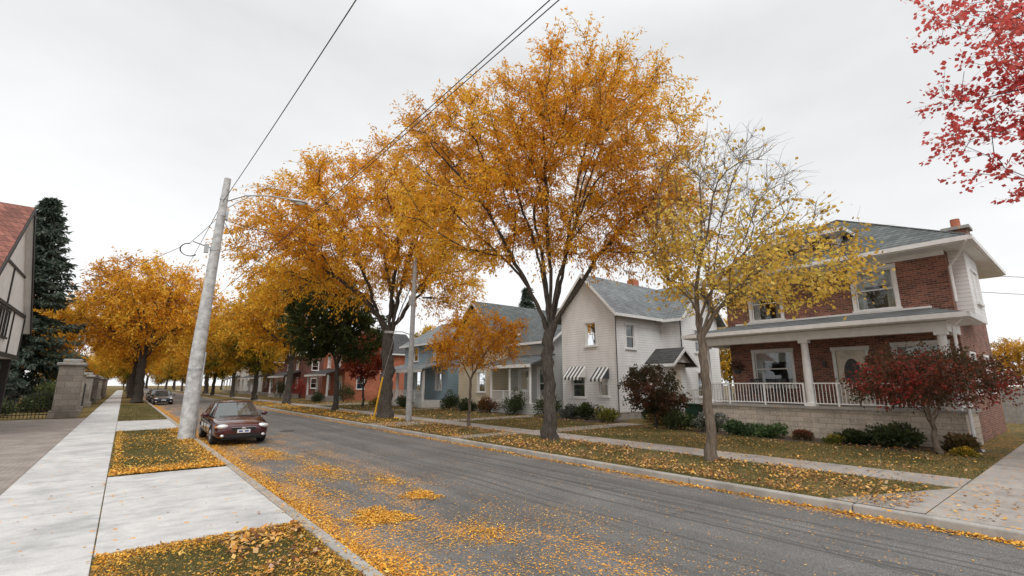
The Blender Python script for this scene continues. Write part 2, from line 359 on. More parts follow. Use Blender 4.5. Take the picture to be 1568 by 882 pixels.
big=make_tree('honey_locust_tree',(12.4,13.1,0),3.9,.25,[(1.2,0,11.2,4.7,4.6,4.5),(2.4,0,13.2,2.9,3,2.3),(-3.0,0,10.0,3.3,3.8,3.6),(4.0,0,8.8,2.4,3,2.6),(-1.0,0,12.4,3.0,3,2.3)],
   680,6,34,.155,.05,ORG,3,nlimb=9,twl=(.5,1.35),droop=.35,mind=.5,spread=.07)
t2=make_tree('honey_locust_tree',(12.4,27.5,0),4.6,.40,[(-1.5,0,12.2,5.4,6,5.0),(-6,0,10.6,4,5,3.8),(2,0,14.6,3.4,4,3.8),(3.5,0,10.4,3,4,3.8)],
   620,6,28,.22,.072,ORG,5,nlimb=9,twl=(.6,1.7),droop=.35,mind=.6,tip=.014,spread=.1)
def dC(P,rng):
    return np.clip(1.15-(P[:,2]-4.6)/2.4,.07,1.)
make_tree('young_maple_tree',(12.4,6.9,0),3.3,.13,[(.9,0,6.7,2.4,2.3,2.6),(2.9,0,5.6,2.0,1.8,1.4),(.9,0,8.0,1.4,1.4,1.4),(-.6,0,5.8,1.2,1.3,1.3)],
   450,6,8,.12,.08,YEL_,8,nlimb=7,twl=(.3,.75),droop=.2,mind=.33,tip=.0068,bark=BARKL,dens=dC)
make_tree('small_autumn_tree',(12.7,18.9,0),2.2,.07,[(.5,0,4.2,2.1,1.8,1.3),(-.6,0,3.6,1.3,1.3,.9)],140,5,20,.15,.055,ORG,12,nlimb=5,tip=.006,twl=(.3,.8),mind=.38,bark=BARKL)
t4=make_tree('dark_maple_tree',(13,38,0),3.,.2,[(-1.2,0,7.6,3.2,3.2,3.6),(.8,0,6.4,2.6,2.6,2.6)],300,5,18,.26,.15,GRN,14,nlimb=6,twl=(.4,1.),mind=.5)
make_tree('small_red_tree',(16.8,42,0),1.6,.1,[(0,0,4.6,1.9,1.9,1.9)],140,5,14,.2,.13,[(.12,.04,.02),(.26,.05,.03),(.42,.08,.04),(.5,.16,.06)],15,nlimb=5,twl=(.3,.8),mind=.45)
t5=make_tree('autumn_street_tree',(13,52,0),4.,.32,[(0,0,10.5,5.4,5.4,5.0),(-3,0,9,4,4,3.6),(2.5,0,12,3.5,3.5,3.5)],360,6,15,.36,.13,ORG2,16,nlimb=7,twl=(.7,1.6),mind=.7,tip=.015)
t6=make_tree('autumn_street_tree',(13.2,69,0),4.,.3,[(0,0,9,4.6,4.6,5.2),(-2,0,7,3.5,3.5,3),(1.5,0,12,3,3,2.8)],320,6,15,.36,.15,MIXY,18,nlimb=7,twl=(.7,1.5),mind=.7,tip=.015)
t7=make_tree('autumn_street_tree',(1.3,66,0),4.4,.46,[(0,0,10.6,6.3,6.3,5.0),(-5,0,9.3,4.3,4.3,3.6),(5,0,9.6,4,4,3.6),(-1,0,13.6,4.5,4.5,3)],440,6,17,.36,.12,ORG,19,nlimb=10,twl=(.8,1.9),mind=.85,tip=.018,spread=.14)
far=empty('distant_street_trees')
rng=np.random.default_rng(77)
srcs=[t5,t6,t7,t5]
for i,y in enumerate((86,101,118,138,160,190,225)):
    copy_tree(srcs[i%4],'street_tree_%d'%i,(13+rng.uniform(-.5,.5),y,0),rng.uniform(0,6),rng.uniform(.8,1.),far)
    copy_tree(srcs[(i+2)%4],'street_tree_l%d'%i,(1.2+rng.uniform(-.4,.3),y+4+rng.uniform(-3,3),0),rng.uniform(0,6),rng.uniform(.85,1.02),far)
for i,(x,y,k,s) in enumerate([(-9,84,0,.9),(-14,74,1,.8),(-22,70,0,.8),(-12,100,3,1),(-20,95,1,1.),(-16,130,0,1),(22,96,1,.9),(24,112,0,.8),(30,90,1,.9),(5,262,0,1.1),(8,275,2,1.1),(-6,255,1,1.1),(17,258,1,1.1),(28,150,0,1),(26,190,1,1),
   (-9,112,1,.6),(-8,122,0,.55),(-9,140,1,.6),(-10,155,0,.6),(-9,172,1,.65),(-8,190,1,.7),(-10,215,0,.7),(0,240,1,.7),(11,245,1,.7),(20,235,1,.7)]):
    copy_tree(srcs[k],'yard_tree_%d'%i,(x,y,-.6 if s<.75 else 0),rng.uniform(0,6),s,far)
back=empty('background_trees')
for i,(x,y,k,s) in enumerate([(44,18,1,.55),(40,27,1,.5),(38,40,1,.62),(42,50,1,.7),(36,60,0,.6),(40,72,1,.8),(34,84,1,.8),(60,30,1,.7),(52,44,0,.6),(60,60,1,.9),(54,4.0,0,.36),(62,0,1,.36)]):
    copy_tree([t5,t6][k],'backyard_tree_%d'%i,(x,y,0),rng.uniform(0,6),s,back)
make_tree('red_maple_tree',(18.,-3.6,0),4.2,.22,[(0,0,9.3,4.4,4,3.6),(-2.4,1.3,8.6,3.2,3,2.7),(-3.0,.6,11,3.0,2.8,2.4),(-1.4,0,6.9,3,3,1.5)],
   540,4,13,.12,.10,REDM,23,nlimb=8,twl=(.3,1.),droop=.2,mind=.45,tip=.006,leafmat=LEAF,spread=.06)
make_tree('japanese_maple_tree',(18.7,3.35,0),.8,.07,[(.1,0,2.3,2.0,1.6,.7),(-1.0,0,2.0,1.1,1.1,.6),(1.2,0,2.2,1.2,1.2,.7)],240,5,15,.085,.055,RBUSH,31,nlimb=6,tip=.005,twl=(.2,.55),mind=.22,bark=BARKL,nscale=.9)
make_tree('ornamental_maple_tree',(19.3,13.4,0),.7,.06,[(0,0,2.0,1.3,1.3,.8),(.3,0,1.3,1.4,1.2,.6)],150,5,18,.11,.07,[(.03,.04,.02),(.07,.06,.028),(.17,.075,.04),(.24,.07,.045)],33,nlimb=5,tip=.005,twl=(.2,.45),mind=.22,nscale=.9)
def spruce(name,loc,H,R,seed,n=15000,cols=[(.03,.045,.03),(.06,.085,.06),(.12,.145,.115)]):
    rng=np.random.default_rng(seed); e=empty(name,loc)
    V,Q=tube(np.array([[0,0,0],[0,0,H*.5],[0,0,H*.98]]),np.array([.28,.16,.02]),8); np_mesh('trunk',V,Q,BARK,e)
    nb=420; zb=H*(.06+.94*rng.uniform(0,1,nb)**1.15*.99); a=rng.uniform(0,6.28,nb); L=R*(1-zb/H)**.8*rng.uniform(.6,1.12,nb)+.15
    per=n//nb; bi=np.repeat(np.arange(nb),per); t=rng.uniform(.1,1,len(bi))
    d=np.stack([np.cos(a),np.sin(a),np.zeros(nb)],1)
    P=d[bi]*(t*L[bi])[:,None]; P[:,2]=zb[bi]-L[bi]*.35*t+L[bi]*.18*t**3
    P+=rng.normal(size=P.shape)*np.array([.14,.14,.08])
    D=d[bi]*.7+rng.normal(size=P.shape)*.5-UP*.5
    s=rng.uniform(.7,1.3,len(P)); V,Q=leaf_quads(P,D,.46*s,.15*s,rng)
    np_mesh('needles',V,Q,LEAFG,e,np.repeat(pal_col(cols,rng.uniform(0,1,len(P))*.5+t*.5,rng),4,axis=0)); return e
spruce('blue_spruce_tree',(-7.9,63.5,0),20.4,5.6,41,34000)
spruce('spruce_tree',(-12.3,64,0),14,4.4,42); spruce('spruce_tree',(-8.6,50,0),8,3.2,43); spruce('spruce_tree',(38,44,0),14,3,44)
def shrub(name,loc,r,n,ls,pal,seed,asp=.55,flat=False):
    rng=np.random.default_rng(seed); e=empty(name,loc)
    A=Acc()
    for i in range(9):
        a=rng.uniform(0,6.28); en=np.array([math.cos(a)*r[0]*.6,math.sin(a)*r[1]*.6,r[2]*1.3])
        A.add(*tube(np.array([[0,0,0],en*.5+UP*r[2]*.2,en]),np.array([.02,.013,.005]),4))
    np_mesh('stems',*A.get(),BARK,e)
    k=14; cc=nrm(rng.normal(size=(k,3)))*rng.uniform(.2,.8,k)[:,None]; cc[:,2]=np.abs(cc[:,2])*1.1
    i=rng.integers(0,k,n); q=cc[i]+nrm(rng.normal(size=(n,3)))*rng.uniform(.2,1,n)[:,None]**.5*.42
    P=q*np.array(r)+UP*r[2]*.35; P[:,2]=np.maximum(P[:,2],.02)
    D=q+rng.normal(size=(n,3))*.6+UP*.3
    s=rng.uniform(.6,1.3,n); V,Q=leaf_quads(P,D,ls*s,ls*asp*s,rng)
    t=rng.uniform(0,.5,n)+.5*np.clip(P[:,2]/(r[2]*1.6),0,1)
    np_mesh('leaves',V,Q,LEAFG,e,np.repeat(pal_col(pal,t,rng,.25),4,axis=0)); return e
# ------------------------------------------------------------ ground & roads
b=B(); Z=-.13
prof=[(-500,0),(2.33,0),(2.33,Z),(9.84,Z),(9.84,0),(500,0)]
for (xa,za),(xb,zb) in zip(prof[:-1],prof[1:]): b.poly([(xa,-120,za),(xb,-120,zb),(xb,700,zb),(xa,700,za)])
b.out('ground',GRASS)
b=B(); b.poly([(2.40,-60,-.12),(9.77,-60,-.12),(9.77,400,-.12),(2.40,400,-.12)]); b.out('road',ASPH)
b=B()
y=-30
while y<260:
    for x0,x1 in ((2.24,2.41),(9.76,9.93)): b.box(x0,x1,y+.006,y+2.994,-.14,.02)
    y+=3
b.out('kerb',KERB,bevel=.025)
def slabs(b,x0,x1,y0,y1,ly,z=.022,lx=None):
    ny=max(1,round((y1-y0)/ly)); nx=1 if lx is None else max(1,round((x1-x0)/lx)); g=.007
    for j in range(ny):
        for i in range(nx):
            b.box(x0+(x1-x0)*i/nx+g,x0+(x1-x0)*(i+1)/nx-g,y0+(y1-y0)*j/ny+g,y0+(y1-y0)*(j+1)/ny-g,-.03,z)
b=B(); slabs(b,-1.5,-.03,-6,7.8,3.4); slabs(b,-1.5,-.03,7.8,13.9,6.1); slabs(b,-1.5,-.03,13.9,200,1.7); b.out('sidewalk',CONC,bevel=.008)
b=B(); slabs(b,-.03,2.23,7.8,13.9,6.1); slabs(b,-.03,2.23,27,34,7.); b.out('driveway_apron',CONC,bevel=.008)
b=B(); slabs(b,12.95,14.25,2.1,200,1.5); b.out('far_sidewalk',CONC2,bevel=.008)
b=B(); slabs(b,9.94,40,-2.2,2.08,4.2,.024,5.); 
b.poly([(9.95,2.085,.02),(12.94,2.085,.02),(9.95,3.4,.02)]); b.out('driveway',CONC2,bevel=.008)
b=B(); b.poly([(-40,13.,.006),(-1.51,13.,.006),(-1.51,38.6,.006),(-40,38.6,.006)]); b.out('paver_driveway',PAVER)
b=B()
for y0,y1 in ((14.9,16.1),(22.6,23.8),(34.5,35.6),(49,50.2)):
    slabs(b,14.27,20.5,y0,y1,1.2,.02,1.5)
slabs(b,9.94,12.93,15.4,16.3,.9,.02,1.5); slabs(b,9.94,12.93,22,24,2,.02,1.5); slabs(b,9.94,22,47,49.,2,.02,3)
b.out('front_path',CONC2,bevel=.006)
b=B()
def bed(x0,x1,y0,y1):
    n=24; pts=[]
    for i in range(n+1): pts.append((x0+.35*math.sin(i*.9)+.15*math.sin(i*2.3),y0+(y1-y0)*i/n,.012))
    b.poly(pts+[(x1,y1,.012),(x1,y0,.012)])
bed(18.9,20.5,2.6,12); bed(19.6,22,16.5,22); bed(20,22,25,34)
b.out('garden_bed',MULCH)
b=B(); b.tube([(6.1,24,-.125),(6.1,24,-.112)],.33,28); b.tube([(8.2,41,-.125),(8.2,41,-.112)],.33,28); b.out('manhole_cover',BLACKM)
# ------------------------------------------------------------ grass blades & fallen leaves
rng=np.random.default_rng(9)
BV=[];BC=[]
def blades(x0,x1,y0,y1,n,h,w):
    x=rng.uniform(x0,x1,n); yv=rng.uniform(y0,y1,n); 
    z=np.zeros(n); a=rng.uniform(0,6.28,n); hh=h*rng.uniform(.5,1.3,n); le=rng.normal(size=(n,2))*hh[:,None]*.45
    s=np.stack([np.cos(a)*w,np.sin(a)*w,z],1); P=np.stack([x,yv,z],1)
    BV.append(np.stack([P-s,P+s,P+np.concatenate([le,hh[:,None]],1)],1).reshape(-1,3))
    t=.5+.5*np.sin(x*1.7+np.sin(yv*1.1)*2)*np.cos(yv*.8); t=t*.6+rng.uniform(0,.4,n)
    BC.append(np.repeat(pal_col([(.085,.095,.03),(.16,.155,.055),(.23,.195,.08),(.36,.28,.14)],t,rng,.2),3,axis=0))
blades(.0,2.22,2.0,7.75,46000,.06,.0032); blades(0,2.22,13.95,26.9,34000,.06,.006); blades(0,2.22,34.1,60,9000,.07,.012)
blades(9.95,12.92,2.5,22,30000,.05,.008); blades(14.27,19,2.1,22,30000,.05,.01); blades(9.95,12.9,22,50,9000,.07,.018); blades(14.3,20,22,50,12000,.07,.02)
V=np.concatenate(BV); np_mesh('grass',V,np.arange(len(V)).reshape(-1,3),BLADE,None,np.concatenate(BC))
LV=[];LC=[]
LPAL=[(.26,.13,.035),(.60,.27,.03),(.82,.38,.035),(.88,.47,.06),(.80,.54,.18)]
LBR=[(.12,.055,.035),(.34,.15,.06),(.62,.31,.07),(.76,.43,.10),(.52,.37,.24)]
def litter(x,y,z,size,pal,tilt=.3,asp=.55):
    n=len(x); a=rng.uniform(0,6.28,n); D=np.stack([np.cos(a),np.sin(a),rng.normal(size=n)*tilt],1)
    up=np.stack([rng.normal(size=n)*tilt,rng.normal(size=n)*tilt,np.ones(n)],1)
    s=size*rng.uniform(.5,1.4,n); P=np.stack([x,y,z+rng.uniform(.004,.02,n)],1)
    V,_=leaf_quads(P,D,s,s*asp,rng,up); V[:,2]=np.maximum(V[:,2],np.repeat(P[:,2]-.004,4)); LV.append(V); LC.append(np.repeat(pal_col(pal,rng.uniform(0,1,n),rng,.15),4,axis=0))
U=rng.uniform
def clumped(n,x0,x1,y0,y1,power=1.5,ks=1.2):
    x=U(x0,x1,n*4); y=U(y0,y1,n*4); t=sm_noise(np.stack([x,y,x*0],1),np.random.default_rng(int(n+x0*10)),ks)
    k=U(0,1,n*4)<t**power; return x[k][:n],y[k][:n]
x,y=clumped(6200,.02,2.2,2,7.75,1.4,1.9); litter(x,y,.03+0*x,.034,LPAL,.5,.4)
x=np.abs(rng.normal(size=6500))*.3; litter(np.where(U(0,1,6500)<.5,x*.7,2.2-x)%2.2,U(2,7.75,6500),.02+0*x,.036,LPAL,.5,.45)
x,y=clumped(800,1.2,2.2,2,7.7); litter(x,y,.035+0*x,.07,LBR,.6,.75)
x,y=clumped(260,.1,1.4,2,7.7); litter(x,y,.035+0*x,.065,LBR,.6,.75)
x=U(0,2.2,3200); litter(x,7.75-np.abs(rng.normal(size=3200))*.24,.02+0*x,.036,LPAL,.4)
x,y=clumped(2800,.02,2.2,13.95,27,2.2); litter(x,y,.035+0*x,.055,LPAL,.5)
x=2.2-np.abs(rng.normal(size=3600))*.25; litter(x,U(13.9,27,3600),.035+0*x,.055,LPAL,.4)
x=U(0,2.2,4200); litter(x,13.95+np.abs(rng.normal(size=4200))*.55,.035+0*x,.05,LPAL,.4)
x=.03+np.abs(rng.normal(size=1500))*.12; litter(x,U(13.9,27,1500),.035+0*x,.05,LPAL,.4)
n=36000; yy=2+58*U(0,1,n)**1.7; x=2.42+np.abs(rng.normal(size=n))*(.17+.13*np.sin(yy*.9)**2); litter(x,yy,-.12+0*x,.042,LPAL,.35)
x=2.3+rng.normal(size=1500)*.06; litter(x,U(2,30,1500),.02+0*x,.04,LPAL,.2)
x,y=clumped(9000,2.6,6.0,2.2,26,4.5,1.6); k=U(0,1,len(x))<np.clip(1.2-(x-2.6)/3.3,.05,1)*.85; litter(x[k],y[k],-.12+0*x[k],.038,LPAL,.25)
x,y=clumped(8500,2.6,6.4,2.0,8.5,3.0,1.5); k=U(0,1,len(x))<np.clip(1.4-(x-2.6)/3.2,.05,1); litter(x[k],y[k],-.12+0*x[k],.026,LPAL,.25)
x=U(2.6,6.2,1500); litter(x,U(2,16,1500),-.12+0*x,.026,LBR,.25)
for cx,cy,sx,sy,n in ((3.5,7.75,.33,.42,4600),(4.75,8.7,.26,.34,2000),(3.7,16.4,.45,1.2,3600),(4.2,12.6,.42,1.9,3000),(3.3,11,.22,1.3,1200),(4.9,10.4,.25,.6,800),(3.4,19.2,.45,1.8,2600),(4.4,6.0,.35,.5,600)):
    a=U(0,6.28,n); r=U(0,1,n)**.65*(1+.28*np.sin(a*3+cx)+.18*np.sin(a*7)+.13*rng.normal(size=n)); litter(cx+r*np.cos(a)*sx*1.3,cy+r*np.sin(a)*sy*1.3,-.118+0*a,.038,LPAL,.3)
n=8200; yy=1+60*U(0,1,n)**1.4; x=9.74-np.abs(rng.normal(size=n))*.12; litter(x,yy,-.12+0*x,.055,LPAL,.4)
x,y=clumped(9000,9.95,12.9,2.3,24,1.4); litter(x,y,.045+0*x,.062,LBR,.5,.7)
x=9.95+np.abs(rng.normal(size=3000))*.5; litter(x,U(2.3,40,3000),.045+0*x,.062,LBR,.5,.7)
x,y=clumped(4500,9.95,12.9,24,60,1.2); litter(x,y,.05+0*x,.10,LPAL,.5,.7)
x,y=clumped(4200,14.3,20,2.2,24,1.7); litter(x,y,.05+0*x,.062,LBR,.5,.7)
x,y=clumped(2500,14.3,20,24,60,1.4); litter(x,y,.06+0*x,.10,LBR,.5,.7)
x=U(6,9.6,420); litter(x,U(0,25,420),-.12+0*x,.033,LBR,.3)
x=U(9.95,14,420); litter(x,U(-1.8,2,420),.024+0*x,.055,LBR,.3,.8)
x=U(-1.4,2.2,90); litter(x,U(2,13.9,90),.022+0*x,.04,LBR,.3,.8)
x=U(12.96,14.2,900); litter(x,U(2.1,40,900),.022+0*x,.055,LBR,.3,.8)
V=np.concatenate(LV); np_mesh('fallen_leaves',V,np.arange(len(V)).reshape(-1,4),LITTER,None,np.concatenate(LC))
# ------------------------------------------------------------ houses
class House:
    def __init__(s,name): s.e=empty(name); s.p={}
    def part(s,n,m):
        if n not in s.p: s.p[n]=(B(),m)
        return s.p[n][0]
    def finish(s):
        for n,(b_,m) in s.p.items(): b_.out(n,m,s.e)
def PT(ax,p,s,u,z,d): return (p+s*d,u,z) if ax=='x' else (u,p+s*d,z)
def bx(b,ax,p,s,u0,u1,z0,z1,d0,d1):
    a=PT(ax,p,s,u0,z0,d0); c=PT(ax,p,s,u1,z1,d1); b.box(a[0],c[0],a[1],c[1],z0,z1)
def wall(b,ax,p,s,u0,u1,z0,z1,ops=()):
    us=sorted({u0,u1,*[o[0] for o in ops],*[o[1] for o in ops]}); zs=sorted({z0,z1,*[o[2] for o in ops],*[o[3] for o in ops]})
    for i in range(len(us)-1):
        for j in range(len(zs)-1):
            uc=(us[i]+us[i+1])/2; zc=(zs[j]+zs[j+1])/2
            if any(o[0]<uc<o[1] and o[2]<zc<o[3] for o in ops): continue
            b.poly([PT(ax,p,s,us[i],zs[j],0),PT(ax,p,s,us[i+1],zs[j],0),PT(ax,p,s,us[i+1],zs[j+1],0),PT(ax,p,s,us[i],zs[j+1],0)])
    for a,c,e,f in [o[:4] for o in ops]:
        for q in ([(a,e),(a,f)],[(c,e),(c,f)],[(a,e),(c,e)],[(a,f),(c,f)]):
            b.poly([PT(ax,p,s,*q[0],0),PT(ax,p,s,*q[1],0),PT(ax,p,s,*q[1],.14),PT(ax,p,s,*q[0],.14)])
def window(H,ax,p,s,u0,u1,z0,z1,trim=.1,trimmat=None,mun=1,curt=.35,sill=True,nv=0):
    t=H.part('window_frames',trimmat or WHITE); g=H.part('window_glass',GLASS); dk=H.part('unlit_room_sheet',DARK); cu=H.part('curtains',CURT)
    e=.004
    if trim:
        bx(t,ax,p,s,u0-trim,u0+e,z0,z1,-.035,.02); bx(t,ax,p,s,u1-e,u1+trim,z0,z1,-.035,.02)
        bx(t,ax,p,s,u0-trim-.02,u1+trim+.02,z1-e,z1+trim*1.2,-.045,.02)
    if sill: bx(t,ax,p,s,u0-trim-.04,u1+trim+.04,z0-.09,z0+e,-.09,.05)
    f=.055
    bx(t,ax,p,s,u0+e,u0+f,z0+e,z1-e,.05,.1); bx(t,ax,p,s,u1-f,u1-e,z0+e,z1-e,.05,.1)
    bx(t,ax,p,s,u0+f,u1-f,z0+e,z0+f,.052,.098); bx(t,ax,p,s,u0+f,u1-f,z1-f,z1-e,.052,.098)
    for i in range(mun):
        zz=z0+(z1-z0)*(i+1)/(mun+1); bx(t,ax,p,s,u0+f,u1-f,zz-.025,zz+.025,.054,.096)
    for i in range(nv):
        uu=u0+(u1-u0)*(i+1)/(nv+1); bx(t,ax,p,s,uu-.02,uu+.02,z0+f,z1-f,.056,.094)
    g.poly([PT(ax,p,s,u0+.01,z0+.01,.075),PT(ax,p,s,u1-.01,z0+.01,.075),PT(ax,p,s,u1-.01,z1-.01,.075),PT(ax,p,s,u0+.01,z1-.01,.075)])
    m_=.3; dk.poly([PT(ax,p,s,u0-m_,z0-m_,.7),PT(ax,p,s,u1+m_,z0-m_,.7),PT(ax,p,s,u1+m_,z1+m_,.7),PT(ax,p,s,u0-m_,z1+m_,.7)])  # near-black sheet stands in for the unlit room behind the glass
    if curt:
        w=(u1-u0)*curt*.6
        for a,c in ((u0,u0+w),(u1-w,u1)):
            n=5
            for i in range(n):
                ua=a+(c-a)*i/n; ub=a+(c-a)*(i+1)/n; da=.2+.03*(i%2); db=.2+.03*((i+1)%2)
                cu.poly([PT(ax,p,s,ua,z0,da),PT(ax,p,s,ub,z0,db),PT(ax,p,s,ub,z1,db),PT(ax,p,s,ua,z1,da)])
        cu.poly([PT(ax,p,s,u0,z1-(z1-z0)*curt,.17),PT(ax,p,s,u1,z1-(z1-z0)*curt,.17),PT(ax,p,s,u1,z1,.17),PT(ax,p,s,u0,z1,.17)])
def gable_roof(H,x0,x1,y0,y1,ze,zr,ax,ov=.45,t=.14,mat_=None,wallpart=None,part='roof'):
    r=H.part(part,mat_ or ROOF); f=H.part('fascia',WHITE)
    if ax=='x':
        ym=(y0+y1)/2; k=(zr-ze)/(ym-y0); zo=ze-k*ov; a,c=x0-ov,x1+ov
        r.slab([(a,y0-ov,zo+t),(c,y0-ov,zo+t),(c,ym,zr+t),(a,ym,zr+t)],t); r.slab([(a,ym,zr+t),(c,ym,zr+t),(c,y1+ov,zo+t),(a,y1+ov,zo+t)],t)
        for xx in (a-.03,c):
            f.slab([(xx,y0-ov,zo+t-.02),(xx+.03,y0-ov,zo+t-.02),(xx+.03,ym,zr+t-.02),(xx,ym,zr+t-.02)],.2); f.slab([(xx,ym,zr+t-.02),(xx+.03,ym,zr+t-.02),(xx+.03,y1+ov,zo+t-.02),(xx,y1+ov,zo+t-.02)],.2)
        f.box(a,c,y0-ov-.04,y0-ov-.003,zo-.04,zo+t-.01); f.box(a,c,y1+ov+.003,y1+ov+.04,zo-.04,zo+t-.01)
        if wallpart:
            for xx in (x0,x1): wallpart.poly([(xx,y0,ze),(xx,y1,ze),(xx,ym,zr-.01)])
    else:
        xm=(x0+x1)/2; k=(zr-ze)/(xm-x0); zo=ze-k*ov; a,c=y0-ov,y1+ov
        r.slab([(x0-ov,a,zo+t),(x0-ov,c,zo+t),(xm,c,zr+t),(xm,a,zr+t)],t); r.slab([(xm,a,zr+t),(xm,c,zr+t),(x1+ov,c,zo+t),(x1+ov,a,zo+t)],t)
        for yy in (a-.03,c):
            f.slab([(x0-ov,yy,zo+t-.02),(x0-ov,yy+.03,zo+t-.02),(xm,yy+.03,zr+t-.02),(xm,yy,zr+t-.02)],.2); f.slab([(xm,yy,zr+t-.02),(xm,yy+.03,zr+t-.02),(x1+ov,yy+.03,zo+t-.02),(x1+ov,yy,zo+t-.02)],.2)
        f.box(x0-ov-.04,x0-ov-.003,a,c,zo-.04,zo+t-.01); f.box(x1+ov+.003,x1+ov+.04,a,c,zo-.04,zo+t-.01)
        if wallpart:
            for yy in (y0,y1): wallpart.poly([(x0,yy,ze),(x1,yy,ze),(xm,yy,zr-.01)])
def railing(H,pts,z0,z1,sp=.12,m=None,part='railing'):
    r=H.part(part,m or WHITE)
    for (xa,ya),(xb,yb) in zip(pts[:-1],pts[1:]):
        L=math.hypot(xb-xa,yb-ya); n=max(2,int(L/sp))
        r.box(min(xa,xb)-.03,max(xa,xb)+.03,min(ya,yb)-.03,max(ya,yb)+.03,z1-.05,z1); r.box(min(xa,xb)-.02,max(xa,xb)+.02,min(ya,yb)-.02,max(ya,yb)+.02,z0+.08,z0+.12)
        for i in range(n+1):
            x=xa+(xb-xa)*i/n; y=ya+(yb-ya)*i/n; w=.011 if i%12 else .03; r.box(x-w,x+w,y-w,y+w,z0 if w>.02 else z0+.12,z1-.05)
# --- main brick house
H=House('brick_house'); w=H.part('walls',BRICK)
ops=[(4.6,5.9,4.9,6.5),(8.8,10.1,4.9,6.5),(5.85,6.9,1.2,3.35),(8.6,10.2,1.9,3.45),(3.4,4.9,1.9,3.45)]
wall(w,'x',22.9,1,3.0,11.3,0,6.85,ops)
so=[(24.2,25.2,1.7,3.1),(27.6,28.6,1.7,3.1),(27.8,28.7,4.9,6.3)]
wall(w,'y',3.0,1,22.9,30.1,0,6.85,so); wall(w,'y',11.3,-1,22.9,30.1,0,6.85,[(25,26.2,4.9,6.3)]); wall(w,'x',30.1,-1,3.0,11.3,0,6.85)
for o in ops[:2]: window(H,'x',22.9,1,*o,trim=.12,curt=.4,nv=0)
for o in ops[3:]: window(H,'x',22.9,1,*o,trim=.1,curt=.3)
for o in so: window(H,'y',3.0,1,*o,trim=.07)
window(H,'y',11.3,-1,25,26.2,4.9,6.3)
d=H.part('front_door',CREAM); bx(d,'x',22.9,1,5.86,6.89,1.2,3.34,.05,.1); dg=H.part('door_oval_glass',BLACKM)
oc=[]; 
for i in range(24):
    a=2*math.pi*i/24; oc.append((22.94,6.375+.3*math.cos(a),2.4+.62*math.sin(a)))
dg.poly(oc)
dt=H.part('door_frame',WHITE); bx(dt,'x',22.9,1,5.74,5.854,1.2,3.35,-.04,.02); bx(dt,'x',22.9,1,6.896,7.01,1.2,3.35,-.04,.02); bx(dt,'x',22.9,1,5.7,7.05,3.346,3.5,-.05,.02)
so_=H.part('soffit',WHITE); so_.box(22.1,30.9,2.2,12.1,6.86,7.0)
gt=H.part('gutters',WHITE); gt.box(22.0,22.097,2.1,12.2,6.9,7.06); gt.box(22.1,30.9,2.1,2.197,6.9,7.06); gt.box(22.1,30.9,12.103,12.2,6.9,7.06)
r=H.part('roof',ROOF); ap=(26.5,7.15,9.95); c4=[(22.02,2.12,7.03),(30.98,2.12,7.03),(30.98,12.18,7.03),(22.02,12.18,7.03)]
for i in range(4): r.poly([c4[i],c4[(i+1)%4],ap])
hc=H.part('hip_caps',ROOF)
for c in c4: hc.tube([c,(ap[0],ap[1],ap[2]+.02)],.04,6)
bx(H.part('frieze',WHITE),'x',22.9,1,3.0,11.3,6.68,6.858,-.03,-.002)
dw=H.part('dormer_walls',WHITE); X=23.2; ya,yb=6.3,9.1
wall(dw,'x',X,1,ya,yb,7.2,8.55,[(ya+.25,ya+1.2,7.75,8.4),(yb-1.2,yb-.25,7.75,8.4)])
dw.poly([(X,ya,7.3),(X,ya,8.55),(25.2,ya,8.55)]); dw.poly([(X,yb,7.3),(X,yb,8.55),(25.2,yb,8.55)])
for o in ((ya+.25,ya+1.2,7.75,8.4),(yb-1.2,yb-.25,7.75,8.4)): window(H,'x',X,1,*o,trim=.06,curt=0,mun=0,nv=1)
dr=H.part('dormer_roof',ROOF); ym=(ya+yb)/2
dr.slab([(X-.4,ya-.3,8.5),(X+1.0,ym,9.3),(26.0,ym,9.4),(25.4,ya-.3,8.52)],.06); dr.slab([(X-.4,yb+.3,8.5),(25.4,yb+.3,8.52),(26.0,ym,9.4),(X+1.0,ym,9.3)],.06); dr.slab([(X-.4,ya-.3,8.5),(X-.4,yb+.3,8.5),(X+1.0,ym,9.3)],.06)
df=H.part('dormer_fascia',WHITE); df.box(X-.45,X-.403,ya-.38,yb+.38,8.36,8.52); df.box(X-.4,25.1,ya-.38,ya-.305,8.36,8.51); df.box(X-.4,25.1,yb+.305,yb+.38,8.36,8.51); df.box(X-.4,X+.1,ya-.3,yb+.3,8.37,8.43)
ch=H.part('chimney',BRICK); ch.box(29.7,30.5,2.95,3.75,6.9,9.15); H.part('chimney_cap',KERB).box(29.6,30.6,2.85,3.85,9.153,9.3); H.part('chimney_pot',BRICK2).tube([(30.1,3.35,9.3),(30.1,3.35,9.75)],.18,10)
sb=H.part('side_bay',WSID); sb.box(23.5,26.2,2.55,2.998,4.3,6.855); window(H,'y',2.55,1,24.4,25.4,5.,6.2,trim=.06)
pb=H.part('porch_base',STONE); pb.box(20.5,22.88,2.9,11.6,0,1.08); H.part('porch_floor',KERB).box(20.42,22.89,2.82,11.68,1.083,1.17)
col=H.part('porch_columns',WHITE)
for yy in (3.15,7.25,11.35):
    col.tube([(20.72,yy,1.17),(20.72,yy,2.4),(20.72,yy,3.62)],[.15,.15,.12],14); col.box(20.54,20.9,yy-.18,yy+.18,1.172,1.28); col.box(20.55,20.89,yy-.17,yy+.17,3.58,3.698)
bm=H.part('porch_beam',WHITE); bm.box(20.56,20.88,2.95,11.55,3.7,4.02); bm.box(20.885,22.88,2.95,3.2,3.7,4.02); bm.box(20.885,22.88,11.3,11.55,3.7,4.02)
bm.box(20.1,22.88,2.4,12.1,4.03,4.09)
